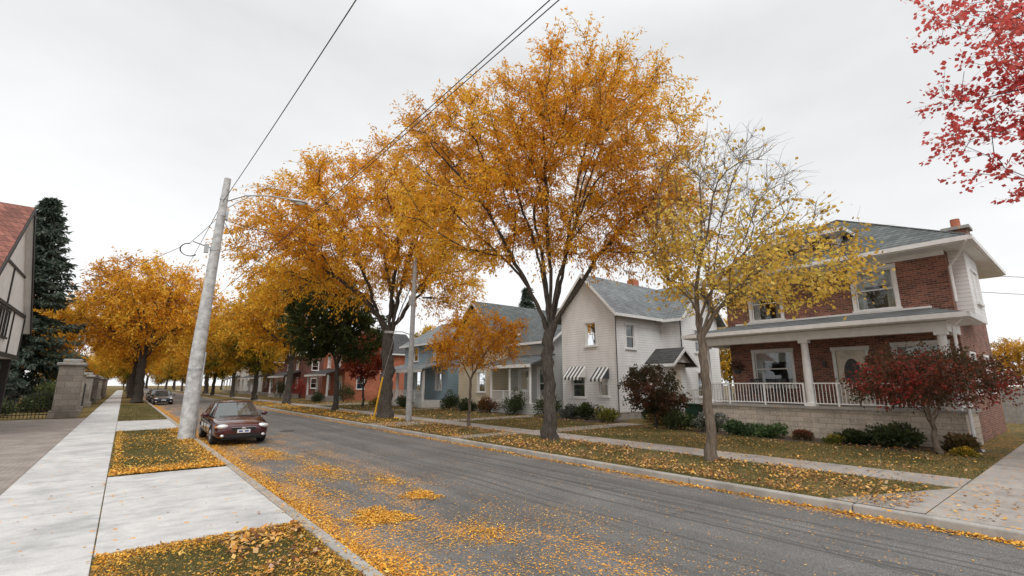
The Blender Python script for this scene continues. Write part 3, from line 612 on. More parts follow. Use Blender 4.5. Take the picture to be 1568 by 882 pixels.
H.part('porch_gutter',WHITE).box(20.0,20.098,2.35,12.15,4.06,4.22); H.part('porch_gutter',WHITE).box(20.1,22.88,2.3,2.396,4.06,4.22)
pr=H.part('porch_roof',ROOF); pr.poly([(20.02,2.32,4.2),(20.02,12.18,4.2),(22.895,10.8,4.78),(22.895,3.7,4.78)]); pr.poly([(20.02,2.32,4.2),(22.895,3.7,4.78),(22.895,2.32,4.2)]); pr.poly([(20.02,12.18,4.2),(22.895,10.8,4.78),(22.895,12.18,4.2)])
H.part('roof_flashing',WHITE).box(22.82,22.893,3.6,10.9,4.74,4.84)
railing(H,[(20.66,3.35),(20.66,7.05)],1.17,2.05); railing(H,[(20.66,7.45),(20.66,11.15)],1.17,2.05); railing(H,[(20.66,11.5),(22.8,11.5)],1.17,2.05); railing(H,[(20.9,3.0),(22.8,3.0)],1.17,2.05)
ds=H.part('downspouts',WHITE); ds.tube([(22.02,2.25,6.9),(22.6,2.6,6.5),(22.82,2.9,6.2),(22.82,2.9,4.9)],.045,6); ds.tube([(20.2,2.5,4.06),(20.4,2.78,3.8),(20.4,2.78,.1),(20.2,2.6,.05)],.045,6)
H.part('porch_lamp',BLACKM).box(22.76,22.86,7.25,7.37,2.7,2.95)
H.finish()
def chair(x,y,ry=0):
    c=empty('porch_chair',(x,y,1.172)); c.rotation_euler=(0,0,ry); b=B()
    for sx in (-.25,.25):
        for sy in (-.25,.25): b.box(sx-.02,sx+.02,sy-.02,sy+.02,0,.62)
        b.box(sx-.03,sx+.03,-.28,.28,.62,.65)
    for i in range(6): b.box(-.27,.27,-.27+i*.09,-.20+i*.09,.4,.425)
    for i in range(6): b.box(.25,.275,-.26+i*.09,-.2+i*.09,.45,1.0)
    b.box(.24,.28,-.27,.27,1.0,1.06); b.out('frame',BLACKM,c)
chair(21.9,9.9); chair(21.9,8.9); chair(21.9,4.6); chair(21.9,3.9)
def basket(x,y,z,seed):
    e=shrub('hanging_basket',(x,y,z),(.3,.3,.35),600,.1,[(.06,.05,.03),(.12,.07,.05),(.2,.10,.07)],seed); b=B(); b.tube([(0,0,-.12),(0,0,.1)],[.12,.2],10); b.out('pot',BLACKM,e); b=B(); b.tube([(0,0,.1),(0,0,3.68-z)],.006,4); b.out('chain',IRON,e)
basket(20.95,10.1,2.55,1); basket(20.95,5.1,2.55,2)
# --- white house
H=House('white_house'); w=H.part('walls',WSID)
fo=[(18.3,18.95,1.3,2.7),(20.1,21.2,1.2,2.8),(19.1,19.9,4.3,5.7)]
wall(w,'x',22,1,17.6,22,0.4,6.4,fo)
wall(w,'y',17.6,1,22,31,.4,6.4,[(23.1,23.9,1.5,3.0),(23.0,23.8,4.1,5.5)] ); wall(w,'y',22,-1,22,31,.4,6.4); wall(w,'x',31,-1,17.6,22,.4,6.4)
for o in fo: window(H,'x',22,1,*o,curt=.2)
window(H,'y',17.6,1,23.0,23.8,4.1,5.5,curt=.2); window(H,'y',17.6,1,23.1,23.9,1.5,3.0,curt=.2)
H.part('foundation',KERB).box(22.03,30.97,17.63,21.97,0,.42)
gable_roof(H,22,31,17.6,22,6.4,8.7,'x',mat_=ROOF2,wallpart=w)
H.part('corner_trim',WHITE).box(21.97,22.09,17.57,17.69,.4,6.4)
wall(w,'y',16.2,1,26.6,31.2,.4,6.3,[(28.2,29.1,4.,5.4),(28.2,29.1,1.2,2.7)]); wall(w,'x',26.6,1,16.2,17.6,.4,6.3); wall(w,'x',31.2,-1,16.2,17.6,.4,6.3)
window(H,'y',16.2,1,28.2,29.1,4.,5.4); window(H,'y',16.2,1,28.2,29.1,1.2,2.7)
gable_roof(H,26.6,31.2,16.2,19.8,6.3,8.5,'y',mat_=ROOF2,wallpart=w,part='wing_roof')
aw=H.part('awnings',AWN)
for (a,c,z) in ((18.15,19.1,2.85),(19.95,21.35,2.95)):
    aw.poly([(21.96,a,z+.12),(21.96,c,z+.12),(21.3,c,z-.55),(21.3,a,z-.55)]); aw.poly([(21.3,a,z-.55),(21.3,c,z-.55),(21.29,c,z-.72),(21.29,a,z-.72)])
    aw.poly([(21.96,a,z+.12),(21.3,a,z-.55),(21.96,a,z-.55)])
ep=H.part('entry_walls',WSID); ep.box(24.6,26.55,16.0,17.58,.42,3.2); H.part('entry_door',CREAM).box(25.1,25.9,15.94,15.997,.95,2.95)
gable_roof(H,24.5,26.5,15.6,17.0,3.25,4.0,'y',ov=.3,mat_=ROOFD,wallpart=ep,part='entry_roof')
es=H.part('entry_steps',KERB)
for i in range(5): es.box(24.9,26.3,15.9-.28*(i+1),15.9-.28*i-.002,0,.9-.18*i)
railing(H,[(24.9,14.6),(24.9,15.9)],.5,1.7); railing(H,[(26.3,14.6),(26.3,15.9)],.5,1.7)
H.part('downspouts',BLACKM).tube([(26.5,16.1,6.1),(26.5,16.1,.3)],.04,6); H.part('downspouts',BLACKM).tube([(21.93,17.5,6.2),(21.93,17.5,.3)],.03,6)
H.part('chimney',BRICK2).box(28,28.6,20.5,21.1,7,9.5)
H.finish()
# --- cream gable house with porch
H=House('cream_house'); w=H.part('walls',CSID)
fo=[(30,31,1.4,2.9),(30.2,31,4.2,5.6),(32,32.8,4.2,5.6)]; wall(w,'x',21.6,1,29,33.8,.3,6.2,fo)
for o in fo: window(H,'x',21.6,1,*o)
wall(w,'y',29,1,21.6,31,.3,6.2); wall(w,'y',33.8,-1,21.6,31,.3,6.2); wall(w,'x',31,-1,29,33.8,.3,6.2)
gable_roof(H,21.6,31,29,33.8,6.2,8.5,'x',wallpart=w)
w2=H.part('wing_walls',GSID); fo=[(26.8,27.8,1.6,3.),(24.8,25.7,1.,3.1)]; wall(w2,'x',23.2,1,24.2,29,.3,5.2,fo); wall(w2,'y',24.2,1,23.2,31,.3,5.2,[(26,27,3.6,4.8)]); wall(w2,'x',31,-1,24.2,29,.3,5.2)
for o in fo: window(H,'x',23.2,1,*o)
window(H,'y',24.2,1,26,27,3.6,4.8)
gable_roof(H,23.2,31,24.2,29.0,5.2,8.0,'y',mat_=ROOF,wallpart=w2,part='wing_roof')
H.part('porch_floor',GSID).box(21.2,23.18,24.2,28.95,0,.7)
H.part('porch_roof',ROOF).slab([(20.9,23.9,3.35),(20.9,28.97,3.35),(23.19,28.97,4.1),(23.19,23.9,4.1)],.12); H.part('fascia',WHITE).box(20.86,20.897,23.9,28.97,3.1,3.33)
for yy in (24.4,26.6,28.8): H.part('porch_columns',WHITE).tube([(21.3,yy,.7),(21.3,yy,3.24)],.09,8)
railing(H,[(21.3,24.4),(21.3,28.8)],.7,1.55)
H.part('foundation',KERB).box(21.63,30.97,29.03,33.77,0,.32); H.part('foundation',KERB).box(23.23,30.97,24.23,28.97,0,.31)
H.finish()
# --- blue house
H=House('blue_house'); w=H.part('walls',BSID)
fo=[(37.6,38.6,1.5,3),(41.5,42.5,1.2,3.2),(38,39,4.2,5.5),(42.2,43.2,4.2,5.5)]; wall(w,'x',22.2,1,36.4,45,.3,5.9,fo)
for o in fo: window(H,'x',22.2,1,*o)
wall(w,'y',36.4,1,22.2,31,.3,5.9,[(24,25,1.5,2.9),(24,25,4.,5.3)]); window(H,'y',36.4,1,24,25,1.5,2.9); window(H,'y',36.4,1,24,25,4.,5.3); wall(w,'y',45,-1,22.2,31,.3,5.9)
gable_roof(H,22.2,31,36.4,45,5.9,8.3,'y',mat_=ROOF2,wallpart=w)
H.part('porch_floor',WHITE).box(19.9,22.18,36.8,44.6,0,.6); H.part('porch_roof',ROOF2).slab([(19.6,36.5,3.3),(19.6,44.9,3.3),(22.19,44.9,4.),(22.19,36.5,4.)],.12); H.part('fascia',WHITE).box(19.55,19.597,36.5,44.9,3.0,3.28)
for yy in (37,39.5,42,44.4): H.part('porch_columns',WHITE).box(19.95,20.15,yy-.1,yy+.1,.6,3.18)
railing(H,[(20.05,37),(20.05,44.4)],.6,1.45); H.part('foundation',KERB).box(22.23,30.9,36.43,44.97,0,.32)
H.finish()
def brick_gable(name,x0,x1,y0,y1,ze,zr,bm_,ax,roofm,porch=True,white=False):
    H=House(name); w=H.part('walls',bm_)
    q=(y1-y0); fo=[(y0+q*.12,y0+q*.12+1,1.4,2.9),(y0+q*.62,y0+q*.62+1,1.4,2.9),(y0+q*.15,y0+q*.15+1,4.1,5.4),(y0+q*.65,y0+q*.65+1,4.1,5.4)]
    wall(w,'x',x0,1,y0,y1,0,ze,fo)
    for o in fo: window(H,'x',x0,1,*o)
    so=[(x0+1.5,x0+2.4,1.4,2.8),(x0+5,x0+5.9,1.4,2.8),(x0+1.5,x0+2.4,4.,5.2)]
    wall(w,'y',y0,1,x0,x1,0,ze,so)
    for o in so: window(H,'y',y0,1,*o,trim=.08)
    wall(w,'y',y1,-1,x0,x1,0,ze); wall(w,'x',x1,-1,y0,y1,0,ze)
    gable_roof(H,x0,x1,y0,y1,ze,zr,ax,mat_=roofm,wallpart=H.part('gable',WSID) if white else w)
    if porch:
        H.part('porch_floor',KERB).box(x0-2,x0-.02,y0+.2,y1-.2,0,.6); H.part('porch_roof',roofm).slab([(x0-2.3,y0,3.2),(x0-2.3,y1,3.2),(x0-.01,y1,3.9),(x0-.01,y0,3.9)],.12)
        H.part('fascia',WHITE).box(x0-2.35,x0-2.303,y0,y1,2.95,3.18)
        for k in range(3): yy=y0+.4+(q-.8)*k/2; H.part('porch_columns',WHITE).box(x0-2,x0-1.8,yy-.1,yy+.1,.6,3.08)
    H.part('chimney',bm_).box(x1-2,x1-1.3,(y0+y1)/2+.6,(y0+y1)/2+1.3,ze,zr+1.1)
    H.finish()
brick_gable('orange_brick_house',20.6,30,57.5,66,6.,8.8,BRICK2,'x',ROOFD,white=True)
brick_gable('dark_brick_house',20,30,74,84,6.4,9.2,BRICK3,'y',ROOFD)
brick_gable('red_brick_house',20.5,30,92,101,6.,9,BRICK,'x',ROOFD,white=True)
brick_gable('grey_house',21,30,108,117,6.,9,GSID,'x',ROOF2)
brick_gable('white_gable_house',20.5,30,124,133,6.,9,WSID,'x',ROOF)
brick_gable('neighbour_brick_house',24,33,-16,-7,5.8,8.5,BRICK3,'x',ROOFD)
# --- tudor house left
H=House('tudor_house'); st=H.part('upper_walls',STUCCO); X=-4.75
OP=[(27.6,28.5,4.0,5.4),(30.6,31.5,4.2,5.4),(32.,32.9,4.2,5.4)]
wall(st,'x',X,-1,26.3,37.2,3.3,5.6,OP)
st.poly([(X,26.3,5.6),(X,37.2,5.6),(X,31.75,10.3)])
for o in OP: window(H,'x',X,-1,*o,trimmat=TIMBER,trim=.08,nv=1)
tb=H.part('timber_framing',TIMBER)
for yy in (26.35,29.5,33.9,37.1): tb.box(X+.002,X+.05,yy-.07,yy+.07,3.5,5.52)
for z0,z1 in ((3.3,3.5),(5.54,5.70)): tb.box(X+.002,X+.07,26.25,37.25,z0,z1)
tb.box(X+.002,X+.05,28.8,34.7,7.4,7.52)
for yy in (31.75,): tb.box(X+.002,X+.05,yy-.07,yy+.07,5.72,7.38)
st.box(-16,X-.16,26.35,37.15,3.32,5.6); H.part('lower_walls',BRICK3).box(-16,-7.2,26.8,36.8,0,3.3)
for yy in (26.6,36.9): tb.box(-5.2,-4.9,yy-.15,yy+.15,0,3.3)
rf=H.part('roof',ROOFR); rx=-4.5; rf.slab([(-17,25.6,4.95),(rx,25.6,4.95),(rx,31.75,10.5),(-17,31.75,10.5)],.16); rf.slab([(-17,31.75,10.5),(rx,31.75,10.5),(rx,37.9,4.95),(-17,37.9,4.95)],.16)
sf=H.part('soffit',STUCCO)
for ya in (25.62,37.88): sf.poly([(-17,ya,4.77),(rx-.01,ya,4.77),(rx-.01,31.75,10.32),(-17,31.75,10.32)])
bb=H.part('bargeboards',TIMBER)
for ya in (25.6,37.9): bb.slab([(rx+.004,ya,4.92),(rx+.06,ya,4.92),(rx+.06,31.75,10.46),(rx+.004,31.75,10.46)],.26)
H.finish()
def pier(x,y,w=.55,h=3.1):
    e=empty('stone_gate_pier',(x,y,0)); b=B(); b.box(-w-.12,w+.12,-w-.12,w+.12,0,.45); b.box(-w,w,-w,w,.452,h); b.out('shaft',PIERST,e,bevel=.03)
    b=B(); b.box(-w-.13,w+.13,-w-.13,w+.13,h+.003,h+.18); b.box(-w*.8,w*.8,-w*.8,w*.8,h+.183,h+.4); b.out('cap',KERB,e,bevel=.05)
for yy in (39.9,45.5,57,69,81,93,105): pier(-2.6,yy,.55 if yy<40 else .42,3.1 if yy<40 else 2.6)
def iron_fence(pts,h=1.7,sp=.16):
    e=empty('iron_fence'); b=B()
    for (xa,ya),(xb,yb) in zip(pts[:-1],pts[1:]):
        n=int(math.hypot(xb-xa,yb-ya)/sp)
        for i in range(n+1):
            x=xa+(xb-xa)*i/n; y=ya+(yb-ya)*i/n; b.box(x-.014,x+.014,y-.014,y+.014,0,h+(.12 if i%2 else 0))
        for z in (.2,h-.2): b.box(min(xa,xb)-.018,max(xa,xb)+.018,min(ya,yb)-.018,max(ya,yb)+.018,z,z+.05)
    b.out('bars',IRON,e)
iron_fence([(-3.2,39.9),(-22,39.9)],1.55); iron_fence([(-2.6,40.6),(-2.6,45.)],2.1); 
for a,c in ((46,56.5),(57.5,68.5),(69.5,80.5),(81.5,92.5),(93.5,104.5)): iron_fence([(-2.6,a),(-2.6,c)],1.9)
GP=[(.03,.045,.018),(.055,.075,.025),(.10,.12,.04)]
for i,(x,y,r) in enumerate([(-6.5,42.5,(2.4,1.2,1.1)),(-10.5,42.5,(2.4,1.2,1.2)),(-4.4,50,(1.2,3,1.5)),(-4.4,60,(1.2,4,1.6)),(-4.6,72,(1.2,5,1.7)),(-4.6,86,(1.4,6,1.8)),(-14,44,(2.5,1.6,1.8)),(-8.5,46,(2.5,1.6,2.2)),(-5,104,(1.6,9,2.)),(-5.5,130,(2,14,2.2))]):
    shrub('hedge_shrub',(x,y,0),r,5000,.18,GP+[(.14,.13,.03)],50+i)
e=empty('wooden_fence'); b=B()
for i in range(60): b.box(36,36.03,-6+i*.16,-6+i*.16+.14,0,1.8)
b.box(36.035,36.1,-6,3.6,.4,.5); b.box(36.035,36.1,-6,3.6,1.4,1.5); b.out('boards',POLEW,e)
sp=[('green_shrub',(19.6,4.6),(.9,.85,.6),GP),('green_shrub',(19.7,10.9),(.6,.8,.6),[(.06,.07,.05),(.14,.15,.12),(.34,.34,.32)]),('hosta_plant',(19.3,8.3),(.5,.8,.4),[(.05,.09,.03),(.09,.15,.05),(.16,.22,.09)]),('hosta_plant',(19.2,9.5),(.45,.7,.35),[(.04,.08,.03),(.08,.13,.05)]),
 ('flowering_mum',(19.3,7.1),(.3,.35,.3),[(.06,.07,.02),(.12,.07,.03),(.42,.04,.05)]),('flowering_mum',(19.1,6.1),(.3,.35,.2),[(.08,.1,.02),(.12,.14,.03),(.7,.5,.07)]),('flowering_mum',(18.7,2.8),(.22,.3,.15),[(.08,.1,.02),(.3,.22,.03),(.8,.5,.05)]),
 ('green_shrub',(19.4,12.3),(.7,.8,.6),GP),('green_shrub',(20.4,17.2),(.8,.8,.55),[(.08,.08,.02),(.2,.2,.04),(.35,.3,.06)]),('green_shrub',(20.6,18.8),(.8,.8,.7),GP),('green_shrub',(20.8,20.3),(.7,.8,.55),[(.05,.06,.04),(.12,.13,.10),(.3,.3,.28)]),('green_shrub',(20.6,21.8),(1.,1,1.1),GP),
 ('green_shrub',(22.5,15.6),(.9,.7,.6),GP),('green_shrub',(21.2,14.2),(1.,1,.5),[(.12,.1,.03),(.25,.17,.06),(.36,.24,.1)]),('green_shrub',(20.6,25.2),(1.,1.1,1.2),GP),('green_shrub',(20.3,27.6),(.8,1,.8),[(.04,.05,.02),(.15,.07,.03),(.25,.12,.04)]),('green_shrub',(20.3,30.5),(.8,1,.7),GP),('green_shrub',(20.3,33),(.8,1.2,1.0),GP),
 ('green_shrub',(18.8,38),(.8,1.5,.7),GP),('green_shrub',(18.6,42.5),(.8,1.5,.6),[(.1,.1,.03),(.3,.2,.05),(.5,.3,.06)]),('green_shrub',(19,53),(1.2,1.2,1.5),GP),('green_shrub',(17.2,56),(1.2,1.6,.9),GP),('green_shrub',(17,72),(1.2,1.2,2.),GP),('red_shrub',(19,70),(1.5,1.5,2.2),[(.2,.02,.02),(.4,.04,.03),(.6,.1,.05)]),
 ('green_shrub',(19.5,5.7),(.5,.5,.35),GP),('green_shrub',(19.7,3.0),(.5,.5,.4),[(.06,.06,.02),(.14,.1,.04),(.25,.12,.05)])]
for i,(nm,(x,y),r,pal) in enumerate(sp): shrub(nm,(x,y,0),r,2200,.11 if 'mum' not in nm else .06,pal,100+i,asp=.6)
# ------------------------------------------------------------ utility poles, lamp, wires
PX=2.04
e=empty('utility_pole',(PX,21.6,0)); b=B()
b.tube([(0,0,-.05),(0,0,3),(.10,0,6.5),(.24,0,10.35)],[.29,.24,.185,.125],18); b.out('pole',POLEC,e,smooth=False)
b=B()
for z,rr2 in ((9.4,.15),(8.7,.16),(7.2,.185),(2.5,.262)): b.tube([(.2 if z>7.5 else (.12 if z>5 else 0),0,z),(.2 if z>7.5 else (.12 if z>5 else 0),0,z+.08)],rr2,14)
b.box(.3,.42,-.06,.06,8.6,9.0); b.tube([(.05,0,7.3),(-.65,-.1,7.45)],.025,6); b.box(-.25,-.1,-.08,.08,7.1,7.45)
b.tube([(.18,-.12,.2),(.25,-.12,3.2)],.03,6); b.out('brackets',STEEL,e)
e2=empty('street_lamp',(PX+.2,21.6,0)); b=B()
b.tube([(.05,0,9.35),(.7,0,9.78),(1.6,0,10.02),(2.5,0,10.08)],[.04,.035,.03,.03],8); b.tube([(.05,0,9.0),(.9,0,9.82)],.02,6); b.out('arm',STEEL,e2)
b=B(); b.sphere((2.85,0,10.06),(.42,.15,.09),14,8); b.out('lamp_head',STEEL,e2,smooth=True); b=B(); b.sphere((2.92,0,9.99),(.22,.11,.08),12,6); b.out('lens',WHITE,e2,smooth=True)
b=B(); 
for k in range(3):
    r=.30+.012*k; b.tube([(1.32+r*math.cos(a)*.95,21.6+.25*math.sin(a*2+k)*.1,7.12+r*.8*math.sin(a)) for a in np.linspace(1.6,5.6,18)],.011,5,cap=False)
b.out('cable_coil',WIRE)
e=empty('utility_pole',(12.3,24.2,0)); b=B(); b.tube([(0,0,0),(0,0,9.2)],[.17,.11],12); b.out('pole',POLEW,e); b=B(); b.tube([(0,0,4.7),(-.6,0,4.85),(-1.3,0,4.8)],.025,6); b.box(-1.6,-1.2,-.1,.1,4.72,4.84); b.box(-.25,-.12,-.1,.1,6.4,6.9); b.out('lamp_arm',STEEL,e)
e=empty('guy_wire_guard',(11.6,27.2,0)); b=B(); b.tube([(0,0,0),(.15,-.6,2.4)],.05,8); b.out('guard',YEL,e); b=B(); b.tube([(.15,-.6,2.4),(.7,-3.,8.8)],.01,5); b.out('guy_wire',STEEL,e)
def wire(p,q,sag,r=.014,n=24):
    P=[]
    for i in range(n+1):
        t=i/n; P.append((p[0]+(q[0]-p[0])*t,p[1]+(q[1]-p[1])*t,p[2]+(q[2]-p[2])*t-sag*4*t*(1-t)))
    b=B(); b.tube(P,r,5); return b
WE=empty('overhead_wires')
for i,(p,q,s,r) in enumerate([((2.9,-16,9.4),(2.2,21.6,9.3),.35,.012),((5.5,-20,9.35),(5.0,60,9.4),.3,.012),((5.72,-20,9.35),(5.1,60,9.6),.3,.012),
   ((2.2,21.6,9.3),(1.6,60,8.8),.5,.012),((2.15,21.6,8.6),(12.3,24.2,9.0),.3,.012),((2.15,21.6,8.7),(1.3,21.6,7.4),.05,.01),((1.0,21.6,7.15),(-4.,33,6.6),.3,.01),((2.1,21.6,8.9),(12.5,52,8.2),.5,.012),
   ((31,5,7.6),(70,-14,9.5),.4,.015),((31,5.2,6.8),(70,-12,8.4),.4,.015)]):
    wire(p,q,s,r).out('wire_%d'%i,WIRE,WE)
# ------------------------------------------------------------ cars
def car(name,loc,rz,color,s=1.):
    e=empty(name,loc); e.rotation_euler=(0,0,rz); e.scale=(s,s,s)
    m,nt,bs=mat(name+'_paint'); bs.inputs['Base Color'].default_value=(*color,1); bs.inputs['Roughness'].default_value=.25; bs.inputs['Metallic'].default_value=.45; bs.inputs['Coat Weight'].default_value=1.; bs.inputs['Coat Roughness'].default_value=.04
    gm,nt,bs=mat('car_glass'); bs.inputs['Base Color'].default_value=(.05,.058,.056,1); bs.inputs['Roughness'].default_value=.04; bs.inputs['Specular IOR Level'].default_value=.9; bs.inputs['Coat Weight'].default_value=.6
    tm=simple('tyre',(.02,.02,.02),.8); rm=simple('alloy',(.45,.45,.46),.35,.8); bl=simple('black_trim',(.012,.012,.012),.5)
    hl,nt,bs=mat('headlamp'); bs.inputs['Base Color'].default_value=(.75,.77,.78,1); bs.inputs['Roughness'].default_value=.12; bs.inputs['Metallic'].default_value=.25; bs.inputs['Coat Weight'].default_value=1.
    am=simple('amber',(.6,.2,.03),.3)
    St=[(-2.36,.50,.34,.60),(-2.31,.70,.27,.67),(-2.16,.81,.22,.725),(-1.8,.87,.20,.80),(-1.4,.885,.20,.85),(-.98,.89,.20,.905),(-.3,.89,.2,.93),(.5,.89,.2,.945),(1.3,.888,.2,.97),(1.8,.87,.2,.985),(2.12,.82,.23,.97),(2.28,.73,.28,.93),(2.34,.6,.36,.8)]
    V=[];F=[];k=0
    for (y,w,zb,zt) in St:
        h=zt-zb
        half=[(.0,zb),(.8*w,zb),(.965*w,zb+.14*h),(w,zb+.38*h),(w*.995,zb+.62*h),(.96*w,zt-.07*h-.02),(.86*w,zt-.012),(.45*w,zt+.018),(0,zt+.028)]
        ring=[(x,y,z) for x,z in half]+[(-x,y,z) for x,z in half[-2:0:-1]]; k=len(ring); V+=ring
    for i in range(len(St)-1):
        for j in range(k): F.append((i*k+j,i*k+(j+1)%k,(i+1)*k+(j+1)%k,(i+1)*k+j))
    F.append(tuple(range(k))[::-1]); F.append(tuple((len(St)-1)*k+j for j in range(k)))
    me=bpy.data.meshes.new('body'); me.from_pydata(V,[],F); me.update(); me.materials.append(m)
    o=bpy.data.objects.new('body',me); sc.collection.objects.link(o)
    md=o.modifiers.new('s','SUBSURF'); md.levels=2; md.render_levels=2
    cb=B()
    for yy in (-1.42,1.36): 
        for sx in (-1,1): cb.tube([(sx*.62,yy,.30),(sx*1.1,yy,.30)],.365,28)
    co=cb.out('cut',bl); 
    bo=o.modifiers.new('b','BOOLEAN'); bo.object=co; bo.operation='DIFFERENCE'
    dg=bpy.context.evaluated_depsgraph_get(); nm=bpy.data.meshes.new_from_object(o.evaluated_get(dg)); o.modifiers.clear(); o.data=nm
    nm.polygons.foreach_set('use_smooth',[True]*len(nm.polygons)); bpy.data.objects.remove(co); o.parent=e
    bot=[(0,-1.06),(.45,-1.0),(.76,-.82),(.83,-.35),(.835,.35),(.81,1.0),(.70,1.62),(.42,1.80),(0,1.86)]
    top=[(0,-.30),(.36,-.28),(.57,-.18),(.625,.05),(.63,.4),(.62,.75),(.55,1.0),(.35,1.08),(0,1.1)]
    zb=[.90,.90,.90,.91,.92,.935,.95,.965,.97]; zt=[1.405,1.40,1.385,1.38,1.385,1.38,1.365,1.375,1.38]
    g=B()
    def full(l,zz): return [(x,y,z) for (x,y),z in zip(l,zz)]+[(-x,y,z) for (x,y),z in list(zip(l,zz))[-2:0:-1]]
    bo_,to_=full(bot,zb),full(top,zt); n=len(bo_)
    for i in range(n): j=(i+1)%n; g.poly([bo_[i],bo_[j],to_[j],to_[i]])
    g.out('windows',gm,e)
    rf=B(); c=[(x*.6,.42+(y-.42)*.6,z+.045) for x,y,z in to_]
    for i in range(n): j=(i+1)%n; rf.poly([to_[i],to_[j],c[j],c[i]])
    rf.poly([(x,y,z) for x,y,z in c]); rf.out('roof_panel',m,e,smooth=True)
    pl=B()
    for i in range(n):
        if i in (2,4,6,n-2,n-4,n-6): pl.tube([bo_[i],tuple((a+b_)/2*(1.0) for a,b_ in zip(bo_[i],to_[i])),to_[i]],.028 if i not in (6,n-6) else .06,6)
    pl.tube([to_[i%n] for i in range(n+1)],.024,6,cap=False); pl.out('pillars',m,e,smooth=True)
    t=B(); r=B()
    for yy in (-1.42,1.36):
        for sx in (-1,1):
            t.tube([(sx*.64,yy,.31),(sx*.66,yy,.31),(sx*.84,yy,.31),(sx*.865,yy,.31)],[.28,.318,.318,.285],26); r.tube([(sx*.80,yy,.31),(sx*.872,yy,.31)],[.2,.2],20)
            for q in range(5):
                a=q*1.2566; r.tube([(sx*.877,yy,.31),(sx*.872,yy+.2*math.cos(a),.31+.2*math.sin(a))],.025,5)
    t.out('tyres',tm,e); r.out('rims',rm,e)
    k_=B(); k_.box(-.36,.36,-2.385,-2.3,.50,.61); k_.box(-.55,.55,-2.375,-2.28,.28,.40); k_.box(-.62,.62,-2.30,-2.2,.22,.26); k_.tube([(-.6,-1.02,.93),(0,-1.06,.935)],.012,5); k_.tube([(.02,-1.02,.93),(.6,-.98,.93)],.012,5)
    for sx in (-1,1):
        k_.box(sx*.886,sx*.897,-.32,-.31,.3,.9); k_.box(sx*.886,sx*.897,.42,.43,.3,.92); k_.box(sx*.885,sx*.897,1.2,1.21,.5,.93)
    k_.out('black_trim',bl,e)
    ch=B(); ch.box(-.38,.38,-2.40,-2.387,.605,.63); ch.sphere((0,-2.40,.575),(.07,.015,.045)); ch.out('chrome',rm,e)
    h=B()
    for sx in (-1,1): h.sphere((sx*.61,-2.19,.64),(.20,.15,.085),14,8); h.sphere((sx*.62,-2.3,.345),(.07,.04,.05),10,6)
    h.out('headlamps',hl,e,smooth=True)
    h=B(); 
    for sx in (-1,1): h.sphere((sx*.79,-2.06,.62),(.06,.1,.05),10,6)
    h.out('turn_signals',am,e,smooth=True)
    h=B(); h.box(-.20,.20,-2.405,-2.388,.43,.54); h.out('licence_plate',WHITE,e)
    h=B(); h.box(-.15,-.03,-2.409,-2.406,.46,.51); h.box(.03,.15,-2.409,-2.406,.46,.51); h.out('plate_text',simple('plate_blue',(.04,.08,.3),.5),e)
    h=B()
    for sx in (-1,1): h.sphere((sx*.97,-.62,.98),(.11,.06,.075),12,8); h.tube([(sx*.84,-.62,.93),(sx*.95,-.62,.95)],.025,5)
    h.out('mirrors',m,e,smooth=True)
    h=B()
    for sx in (-1,1): h.sphere((sx*.66,2.22,.8),(.16,.1,.09),12,8)
    h.out('tail_lamps',simple('red_lens',(.4,.01,.01),.2),e,smooth=True)
    return e
car('parked_car',(3.5,21.85,-.12),0,(.075,.011,.015),1.02)
car('parked_car',(3.4,64,-.12),0,(.02,.025,.04)); car('parked_car',(3.4,72,-.12),0,(.015,.015,.017),1.05); car('parked_car',(3.45,82,-.12),0,(.25,.26,.27))
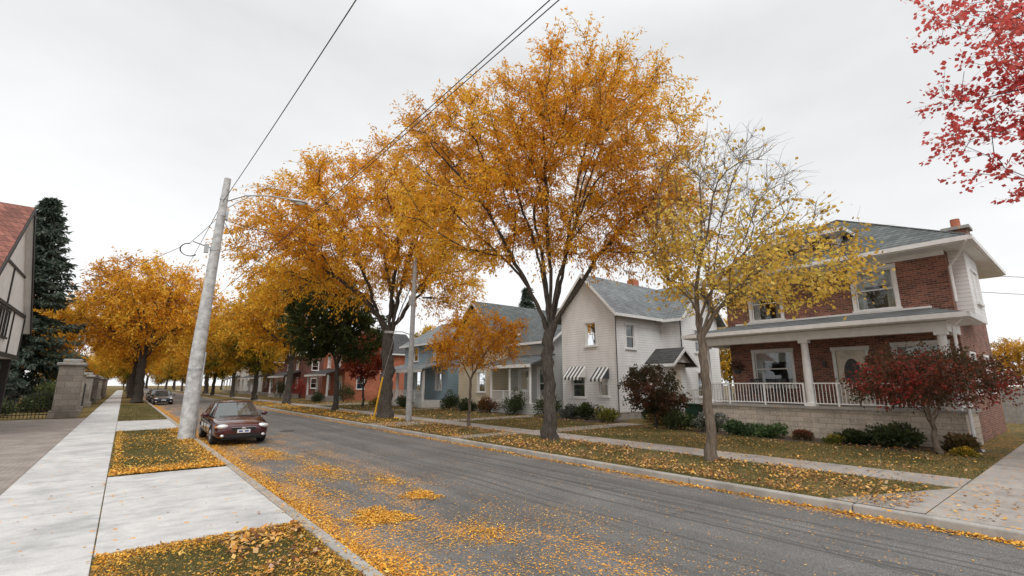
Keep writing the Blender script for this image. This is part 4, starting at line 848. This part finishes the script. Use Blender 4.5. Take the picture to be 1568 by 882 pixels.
e=empty('recycling_bin',(21.6,12.7,0)); b=B(); b.slab([(-.28,-.3,1.),(.28,-.3,1.),(.28,.3,1.),(-.28,.3,1.)],1.); b.box(-.32,.32,-.34,.34,1.003,1.07); b.tube([(-.25,-.36,.12),(-.25,.36,.12)],.1,10); b.out('bin',simple('bin_green',(.03,.08,.05),.5),e)
# ------------------------------------------------------------ world, sun, camera
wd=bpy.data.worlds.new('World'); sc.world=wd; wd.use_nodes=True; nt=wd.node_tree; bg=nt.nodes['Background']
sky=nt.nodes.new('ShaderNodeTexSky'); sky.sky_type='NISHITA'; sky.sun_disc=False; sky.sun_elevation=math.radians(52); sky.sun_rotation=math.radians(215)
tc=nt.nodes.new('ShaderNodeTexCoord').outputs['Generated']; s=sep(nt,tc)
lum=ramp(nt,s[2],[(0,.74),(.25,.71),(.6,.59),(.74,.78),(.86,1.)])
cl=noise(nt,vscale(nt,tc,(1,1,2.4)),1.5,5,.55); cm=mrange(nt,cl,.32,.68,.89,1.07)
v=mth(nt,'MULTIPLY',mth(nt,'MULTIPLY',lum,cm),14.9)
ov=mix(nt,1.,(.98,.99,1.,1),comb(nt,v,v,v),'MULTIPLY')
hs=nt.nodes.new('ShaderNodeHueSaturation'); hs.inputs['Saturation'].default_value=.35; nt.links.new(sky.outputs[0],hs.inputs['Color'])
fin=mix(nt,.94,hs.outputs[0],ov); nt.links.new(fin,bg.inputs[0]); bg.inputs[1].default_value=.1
sl=bpy.data.lights.new('sun','SUN'); sl.energy=1.5; sl.angle=math.radians(25); sl.color=(1,.975,.94); so=bpy.data.objects.new('sun',sl); sc.collection.objects.link(so)
el,az=math.radians(52),math.radians(215)
dirv=Vector((math.sin(az)*math.cos(el),math.cos(az)*math.cos(el),math.sin(el))); so.rotation_euler=dirv.to_track_quat('Z','Y').to_euler()
cd=bpy.data.cameras.new('camera'); cd.lens=16.53; cd.sensor_width=36; cd.clip_end=3000; cd.clip_start=.05
co=bpy.data.objects.new('camera',cd); sc.collection.objects.link(co); co.location=(0,0,2.0); co.rotation_euler=(math.radians(101.54),0,math.radians(-38.95)); sc.camera=co
sc.view_settings.view_transform='Standard'; sc.view_settings.look='None'; sc.view_settings.exposure=0
